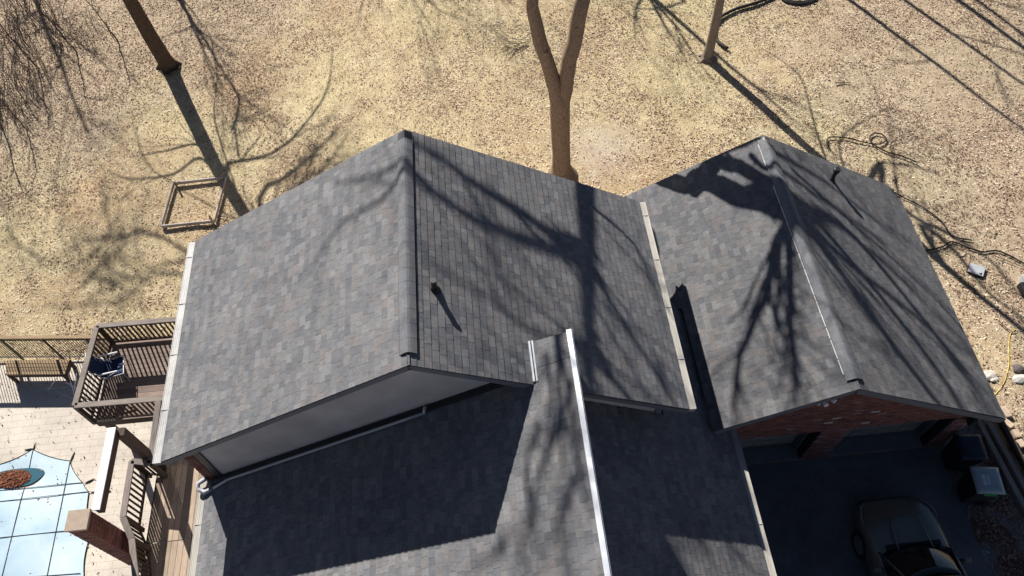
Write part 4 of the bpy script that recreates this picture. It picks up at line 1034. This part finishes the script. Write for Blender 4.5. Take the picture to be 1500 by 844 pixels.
for path_ in ([(800, 520, 9.4), (810, 600, 10.4), (800, 680, 11.4)], [(840, 560, 9.6), (820, 640, 10.6), (840, 720, 12)], [(790, 620, 10.5), (770, 700, 11.6), (790, 790, 13)], [(850, 700, 11.5), (820, 760, 12.4), (840, 840, 14)], [(740, 800, 12.6), (700, 830, 13.6)]):
    shadow_branch(cr_, [(u, v, 'L', t) for u, v, t in path_], .05, .02, 3, 2)
cr_.build('branches', M_bark, tc, smooth=True)

# left tree
tl = thing('bare_tree', 'bare tree with dark leaning trunk at upper left beyond the garden bed', 'tree', tuple(G(247, 97)))
mb = MB(); tb = G(247, 97)
mb.tube(wobble([tb + V(.02, -.05, -.1), tb + V(0, 0, .15), tb + V(-.05, 0, .6), tb + V(-.12, 0, 1.6), tb + V(-.2, .02, 3.0), tb + V(-.25, .1, 5), tb + V(-.1, .3, 7.5), tb + V(.2, .2, 10), tb + V(.4, .4, 12.5)], 2, .01), [.50, .40, .34, .31, .29, .28, .27, .26, .25, .24, .22, .20, .18, .16, .14, .11, .08], 14, caps=False, lump=.06)
for k in range(4):
    a = k * 1.6 + .2; mb.tube([tb + V(.2 * math.cos(a), .2 * math.sin(a), .2), tb + V(.5 * math.cos(a), .45 * math.sin(a), -.03)], [.12, .04], 7)
mb.build('trunk', M_barkd, tl, smooth=True)
c2 = MB()
for path_, r0, r1, tw in (([(tb.x - .0 + (-0.2), tb.y + .1, 'W', tb.z + 5.0), (335, 240, 'g', 5.4), (400, 225, 'g', 6.4), (440, 190, 'g', 7), (480, 130, 'g', 7.4), (487, 70, 'g', 7.2)], .08, .02, 4),
                       ([(tb.x - .0 + (-0.2), tb.y + .1, 'W', tb.z + 4.2), (290, 212, 'g', 4.0), (240, 222, 'g', 4.6), (208, 228, 'g', 5.0)], .05, .015, 2),
                       ([(tb.x - .0 + (-0.2), tb.y + .1, 'W', tb.z + 5.2), (295, 232, 'g', 5.0), (255, 255, 'g', 5.6), (195, 262, 'g', 6.2), (165, 255, 'g', 6.6)], .06, .015, 3),
                       ([(tb.x - .0 + (-0.1), tb.y + .1, 'W', tb.z + 7.6), (380, 290, 'g', 8.0), (430, 250, 'g', 9), (470, 215, 'g', 9.8), (500, 180, 'g', 10.4)], .10, .03, 6),
                       ([(tb.x - .0 + (0.0), tb.y + .1, 'W', tb.z + 8.8), (360, 320, 'g', 9.0), (330, 370, 'g', 10.4), (270, 380, 'g', 11), (200, 400, 'g', 12)], .09, .02, 6),
                       ([(tb.x - .0 + (0.1), tb.y + .1, 'W', tb.z + 9.8), (240, 350, 'g', 10), (170, 350, 'g', 10.8), (120, 350, 'g', 11.4)], .07, .02, 8),
                       ([(tb.x - .0 + (0.1), tb.y + .1, 'W', tb.z + 11), (260, 400, 'g', 11.6), (180, 440, 'g', 12.4), (80, 450, 'g', 13)], .06, .02, 8),
                       ([(tb.x - .0 + (-0.1), tb.y + .1, 'W', tb.z + 5.6), (315, 180, 'g', 4.6), (318, 120, 'g', 5), (310, 60, 'g', 5.4)], .035, .01, 2),
                       ([(tb.x - .0 + (-0.1), tb.y + .1, 'W', tb.z + 6.4), (225, 250, 'g', 7), (200, 190, 'g', 7.2), (190, 150, 'g', 7.4)], .03, .01, 2)):
    shadow_branch(c2, path_, r0, r1, tw)
for path_ in ([(430, 300, 8.2), (455, 240, 9), (470, 190, 9.6)], [(440, 290, 8.4), (480, 240, 9.2), (505, 205, 9.8)], [(400, 320, 8.2), (430, 270, 9), (440, 230, 9.4)], [(420, 290, 8.6), (450, 260, 9.4), (500, 235, 10)],
              [(130, 380, 11), (160, 340, 11.6), (150, 300, 12)], [(180, 420, 12), (130, 400, 12.6), (110, 350, 13)], [(120, 420, 12), (170, 370, 12.4), (200, 330, 12.8)], [(220, 410, 11.6), (170, 400, 12), (140, 370, 12.6)], [(60, 380, 12), (20, 350, 12.4), (5, 300, 13)],
              [(340, 190, 5), (350, 150, 5.4), (335, 110, 5.8)], [(350, 230, 5.4), (345, 190, 5.8), (350, 160, 6)]):
    shadow_branch(c2, [(u, v, 'g', t) for u, v, t in path_], .045, .015, 10, 3)
c2.build('branches', M_barkd, tl, smooth=True)

# slim pale tree on the right
tr = thing('bare_tree', 'slim bare tree with pale grey trunk at upper right of the centre', 'tree', (10.12, 15.4, 0))
mb = MB(); tb = G(1036, 86)
mb.tube(wobble([tb + V(0, 0, -.1), tb + V(0, 0, .12), tb + V(0, 0, .45), tb + V(-.02, 0, 1.3), tb + V(-.05, 0, 2.6), tb + V(0, .1, 5), tb + V(.1, .1, 8), tb + V(.2, .0, 11)], 2, .006), [.36, .27, .205, .18, .17, .165, .16, .155, .15, .145, .135, .12, .10, .08, .06], 12, caps=False, lump=.04)
for k in range(5):
    a = k * 1.25; mb.tube([tb + V(.1 * math.cos(a), .1 * math.sin(a), .14), tb + V(.38 * math.cos(a), .34 * math.sin(a), -.03)], [.09, .03], 7)
mb.build('trunk', M_barkl, tr, smooth=True)
c3 = MB()
for path_, r0, r1, tw in (([(10.1, 15.5, 'W', 5.0), (1290, 240, 'g', 5.6), (1300, 290, 'g', 6.5), (1380, 340, 'g', 8), (1450, 380, 'g', 9.4), (1500, 440, 'g', 10.5)], .085, .04, 3),
                       ([(10.2, 15.5, 'W', 7), (1350, 330, 'g', 7.6), (1400, 370, 'g', 8.4), (1440, 420, 'g', 9.4), (1500, 470, 'g', 10.6)], .09, .04, 3),
                       ([(10.1, 15.5, 'W', 4), (1195, 190, 'g', 4.2), (1185, 150, 'g', 4.8), (1170, 110, 'g', 5.4), (1130, 80, 'g', 6)], .035, .01, 2),
                       ([(10.1, 15.5, 'W', 4.6), (1230, 210, 'g', 4.8), (1260, 180, 'g', 5.6), (1300, 160, 'g', 6.4)], .035, .01, 3),
                       ([(10.2, 15.5, 'W', 6), (1310, 250, 'g', 6.6), (1305, 200, 'g', 7.4), (1300, 160, 'g', 8)], .04, .015, 4)):
    shadow_branch(c3, path_, r0, r1, tw)
c3.build('branches', M_barkl, tr, smooth=True)

# trees just past the frame that throw the long straight shadows
def far_tree(p, lean, h, r, label, mat=M_barkd, nb=9, seed=0):
    random.seed(seed); t = thing('bare_tree', label, 'tree', tuple(p)); mb = MB(); P = [Vector(p) + V(0, 0, -.1)] + [Vector(p) + V(lean[0] * k / 6, lean[1] * k / 6, h * k / 6) for k in range(1, 7)]
    P = wobble(P, 2, .02); n = len(P); R_ = [r * 1.5] + [r * (1 - .75 * i / n) for i in range(1, n)]
    mb.tube(P, R_, 9, caps=False); mb.build('trunk', mat, t, smooth=True); c = MB()
    for k in range(nb):
        i = random.randint(n // 2, n - 1); grow(c, P[i], V(random.gauss(0, .7), random.gauss(0, .7), .6), random.uniform(2, 4), R_[i] * .5, 3, outside)
    c.build('branches', mat, t, smooth=True)
def from_shadow(u, v, k): p = G(u, v); return (p.x - SX * k, p.y - SY * k, gz(p.x - SX * k, p.y - SY * k))
far_tree(from_shadow(1244, 0, 5), (0, 0), 15, .12, 'slender bare tree past the top edge casting the long shadow nearest the garage', seed=1)
far_tree(from_shadow(1322, 0, 6), (.2, 0), 15, .12, 'slender bare tree past the top edge casting the second long shadow', seed=2)
far_tree(from_shadow(1402, 0, 6), (0, 0), 16, .15, 'bare tree past the top edge casting the third long shadow', seed=3)
far_tree(from_shadow(1428, 0, 8), (0, 0), 16, .13, 'slender bare tree past the top edge casting the shadow at upper right corner', seed=4)
far_tree(from_shadow(985, 18, 6), (-.2, 0), 10.0, .17, 'bare tree past the top edge casting the shadow beside the slim pale tree', seed=5)
far_tree(from_shadow(259, 0, 5), (.2, 0), 9.5, .13, 'bare tree past the top edge casting the thin shadow right of the dark leaning tree', seed=6)
far_tree(from_shadow(640, 0, 9), (-.4, .3), 11, .12, 'bushy bare tree past the top edge casting soft shadow in the middle of the lawn', nb=16, seed=8)
far_tree(from_shadow(720, 0, 11), (.4, .3), 13, .10, 'thin bushy bare tree past the top edge left of the forked tree', nb=16, seed=9)
far_tree(from_shadow(60, 0, 5), (-.4, 0), 11, .14, 'bare tree past the top left corner over the thicket', nb=16, seed=10)
random.seed(21)
# thicket of bare shrubs at the upper left
def shrub(u, v, h, n, r, label, mat=M_twig, lvl=3, group='bare shrubs in the thicket'):
    p = G(u, v); t = tag(None, label, 'shrub') if False else None
    m = MB()
    for k in range(int(n * 1.8)):
        a = random.uniform(0, 6.28); d = V(math.cos(a) * .35, math.sin(a) * .35, 1)
        grow(m, p + V(math.cos(a) * random.uniform(.1, .7), math.sin(a) * random.uniform(.1, .7), -.03), d, h * random.uniform(.8, 1.3), r * 1.25, 5, lambda q: q.z > gz(q.x, q.y), .75)
    o = m.build('bare_shrub', mat); return tag(o, label, 'shrub', group)
for (u, v, h, n, r, lb) in ((12, 172, 1.0, 14, .012, 'tangled bare shrub at the left edge, lowest of the thicket'), (8, 128, 1.1, 14, .013, 'tangled bare shrub at left edge above the lowest one'),
                            (48, 92, 1.0, 12, .011, 'bare shrub with grey twigs near top left corner'), (98, 62, .9, 12, .010, 'bare shrub along the top edge right of the corner'),
                            (12, 62, 1.2, 14, .013, 'dense bare shrub filling the top left corner'), (140, 52, .8, 10, .009, 'small bare shrub between thicket and leaning tree'), (75, 30, 1.1, 14, .011, 'bare shrub cut by the top edge near the corner'),
                            (32, 150, .9, 12, .011, 'dark low bare shrub just above the lowest left shrub'), (70, 130, .7, 10, .008, 'small wispy shrub at the right side of the thicket'), (30, 20, 1.2, 14, .012, 'grey twiggy shrub at the top edge close to the corner')):
    shrub(u, v, h, n, r, lb)
def sapling(u0, v0, h, lean, r, label):
    p = G(u0, v0); m = MB(); P = wobble([p, p + V(lean[0] * .4, lean[1] * .4, h * .4), p + V(lean[0], lean[1], h)], 3, .02)
    m.tube(P, [r * (1 - .08 * i) for i in range(len(P))], 7, caps=False)
    for k in range(5): i = random.randint(2, len(P) - 1); grow(m, P[i], V(random.gauss(0, .6), random.gauss(0, .6), .8), .9, r * .4, 3, lambda q: q.z > gz(q.x, q.y))
    tag(m.build('sapling', M_barkd, smooth=True), label, 'sapling', 'young trees in the thicket')
for a in ((112, 76, 2.4, (-.5, .1), .03, 'thin dark sapling in thicket closest to the leaning tree'), (56, 100, 2.4, (-.5, .2), .03, 'thin dark sapling in the middle of the thicket'),
          (172, 60, 2.0, (-.3, 0), .03, 'very thin sapling just left of the leaning tree'), (40, 190, 1.6, (-.2, .1), .025, 'thin sapling at the foot of thicket by the left edge'), (5, 190, 2.4, (-.2, .2), .032, 'dark sapling at the left edge below the thicket')):
    sapling(*a)
m = MB(); p = G(768, 66)
for k in range(9): grow(m, p + V(random.uniform(-.2, .2), random.uniform(-.2, .2), .02), V(-1 + random.gauss(0, .5), random.gauss(0, .7), .3), 1.1, .014, 3, lambda q: q.z > 0, .5)
tag(m.build('fallen_branch', mat_bark('bleached_twig', (.40, .35, .28), (.62, .56, .47))), 'pale bleached fallen branch lying left of the forked tree', 'branch')
m = MB(); p = G(1297, 255)

# ------------------------------------------------------------------ leaf litter, grass, stones
def vnoise(x, y, s, seed):
    r = np.random.default_rng(seed); g = r.random((128, 128)); X = x * s + 50; Y = y * s + 50
    i = np.floor(X).astype(int) % 128; j = np.floor(Y).astype(int) % 128; fx = X - np.floor(X); fy = Y - np.floor(Y)
    fx = fx * fx * (3 - 2 * fx); fy = fy * fy * (3 - 2 * fy); i1 = (i + 1) % 128; j1 = (j + 1) % 128
    return (g[i, j] * (1 - fx) + g[i1, j] * fx) * (1 - fy) + (g[i, j1] * (1 - fx) + g[i1, j1] * fx) * fy
def gz_np(x, y):
    k = np.where(x > -8, np.clip((y - 7) / 6, 0, 1), np.clip((y - 6.5) / 4, 0, 1)); k = np.where(x > 14.6, np.maximum(k, np.clip((x - 14.6) / 3, 0, 1)), k)
    b = np.clip((x + 7) / 10.5, 0, 1); b = PZ * (1 - b * b * (3 - 2 * b))
    bk = .24 * np.clip((x - 14.15) / .5, 0, 1) * np.clip((4.5 - y) / 2.5, 0, 1) * np.clip((18 - x) / 3, 0, 1)
    return b + bk - .012 + k * (.06 * np.sin(x * .35 + .6) * np.sin(y * .4) + .03 * np.sin(x * 1.1) * np.cos(y * .9))
def scatter(n, x0, x1, y0, y1, dens):
    x = rng.uniform(x0, x1, n); y = rng.uniform(y0, y1, n)
    q = (CR @ (np.stack([x, y, gz_np(x, y)]) - CP[:, None])); u = 750 + FPX * q[0] / q[2]; v = 422 + FPX * q[1] / q[2]
    ok = (u > -60) & (u < 1560) & (v > -60) & (v < 900)
    ok &= ~((x > -18) & (x < -4.8) & (y < 6.1 - (x + 11) * .05)) & ~((x > -5) & (x < 7) & (y < 4.8)) & ~((x > 6) & (x < 12.7) & (y < 6.6)) & ~((x < 14.25) & (x > 6) & (y < 2.6))
    ok &= rng.uniform(0, 1, n) < dens(x, y)
    x, y = x[ok], y[ok]; return np.stack([x, y, gz_np(x, y)], 1)
BP = G(885, 218)
def ld(x, y):
    wood = np.clip((y - .9 * x - 23) * .12, 0, 1) * .9
    c = 1.1 * vnoise(x, y, .28, 3) ** 3 + .9 * vnoise(x, y, .9, 4) ** 4 + .6 * vnoise(x, y, 3.0, 5) ** 4
    east = np.clip((x - 14) * .1, 0, .3)
    bare = np.clip(1.6 - np.hypot(x - BP.x, y - BP.y) / 1.1 - 1.1 * vnoise(x, y, 1.4, 61), 0, 1)
    c = c * (1 - bare)
    drift = np.clip((vnoise(x, y, .45, 91) * .55 + vnoise(x, y, 1.6, 92) * .3 + vnoise(x, y, 5.0, 93) * .15 - .56) * 9, 0, 1) * (1 - bare)
    return np.clip(.03 * (1 - bare) + .55 * drift + c * .75 + wood * (.3 + .7 * vnoise(x, y, .7, 8) ** 1.5) + east * .5, 0, 1)
pts = scatter(460000, -24, 27, -4, 27, ld); tn = np.clip(rng.beta(1.6, 2.0, len(pts)) + .35 * (vnoise(pts[:, 0], pts[:, 1], .6, 77) - .6), 0, 1)
pts[:, 2] += .012
lo1 = leaf_cloud('fallen_leaves', pts, .040, M_leaf, tn, .45); lo1['kind'] = 'stuff'; lo1['label'] = 'dead oak leaves scattered over the lawn'
gd = lambda x, y: (1 - .7 * np.clip(1.9 - np.hypot(x - BP.x, y - BP.y) / 1.1 - 1.3 * vnoise(x, y, 1.4, 61), 0, 1)) * np.clip(1.15 - np.clip((x - 11) * .12, 0, .9) - np.clip((y - .9 * x - 25) * .2, 0, .8), .12, 1) * (.35 + .65 * vnoise(x, y, .9, 12))
pts = scatter(480000, -24, 27, 0, 27, gd)
def blades(name, pts, mat):
    n = len(pts); a = rng.uniform(0, 2 * np.pi, n); L = rng.uniform(.04, .10, n); w_ = .006 + .006 * rng.random(n)
    d = np.stack([np.cos(a) * L, np.sin(a) * L, L * rng.uniform(.1, .8, n)], 1); s = np.stack([-np.sin(a) * w_, np.cos(a) * w_, np.zeros(n)], 1)
    v = np.empty((n, 3, 3)); v[:, 0] = pts - s; v[:, 1] = pts + s; v[:, 2] = pts + d
    me = bpy.data.meshes.new(name); me.vertices.add(3 * n); me.vertices.foreach_set('co', v.reshape(-1)); me.loops.add(3 * n)
    me.loops.foreach_set('vertex_index', np.arange(3 * n, dtype=np.int32)); me.polygons.add(n)
    me.polygons.foreach_set('loop_start', np.arange(0, 3 * n, 3, dtype=np.int32)); me.polygons.foreach_set('loop_total', np.full(n, 3, dtype=np.int32)); me.update()
    at = me.attributes.new('tint', 'FLOAT', 'POINT'); t = np.clip(rng.normal(.58, .16, n) + .25 * (vnoise(pts[:, 0], pts[:, 1], .25, 31) - .5) + .5 * (vnoise(pts[:, 0], pts[:, 1], 6.5, 32) - .5) + .35 * (vnoise(pts[:, 0], pts[:, 1], 2.3, 33) - .5), 0, 1)
    at.data.foreach_set('value', np.repeat(t, 3).astype(np.float32)); me.materials.append(mat)
    o = bpy.data.objects.new(name, me); C.objects.link(o); o['kind'] = 'stuff'; return o
blades('dry_grass', pts, M_blade)['label'] = 'short dry winter grass of the lawn'
# stones on the gravel and leaves caught there
n = 9000; x = rng.uniform(12.45, 13.95, n); y = rng.uniform(-4, 2.5, n); ok = (vnoise(x, y, 1.3, 40) > .42) & (x > 12.5 + np.clip(-y * .03, -.1, .1)); x, y = x[ok], y[ok]
st_ = leaf_cloud('gravel', np.stack([x, y, np.full(len(x), .015)], 1), .022, M_stone, rng.uniform(0, 1, len(x)), .5); st_['kind'] = 'stuff'; st_['label'] = 'loose grey gravel between the driveway and the timbers'
n = 2600; x = rng.uniform(12.5, 13.9, n); y = rng.uniform(-4, 1.5, n); ok = vnoise(x, y, 1.3, 40) < .55; x, y = x[ok], y[ok]
lv = leaf_cloud('fallen_leaves', np.stack([x, y, np.full(len(x), .02)], 1), .045, M_leaf, rng.uniform(0, .45, len(x)), .4); lv['kind'] = 'stuff'; lv['label'] = 'brown leaves gathered on the gravel beside the bins'

m_ = 260; u = rng.uniform(0, 250, m_); v = rng.uniform(560, 844, m_)
pt = np.array([list(P_(a_, b_, .03)) for a_, b_ in zip(u, v)]); pt = pt[pt[:, 0] < -7.3]
lf = leaf_cloud('fallen_leaves', pt, .035, M_leaf, rng.uniform(0, .6, len(pt)), .4); lf['kind'] = 'stuff'; lf['label'] = 'a few dead leaves blown across the pool patio'
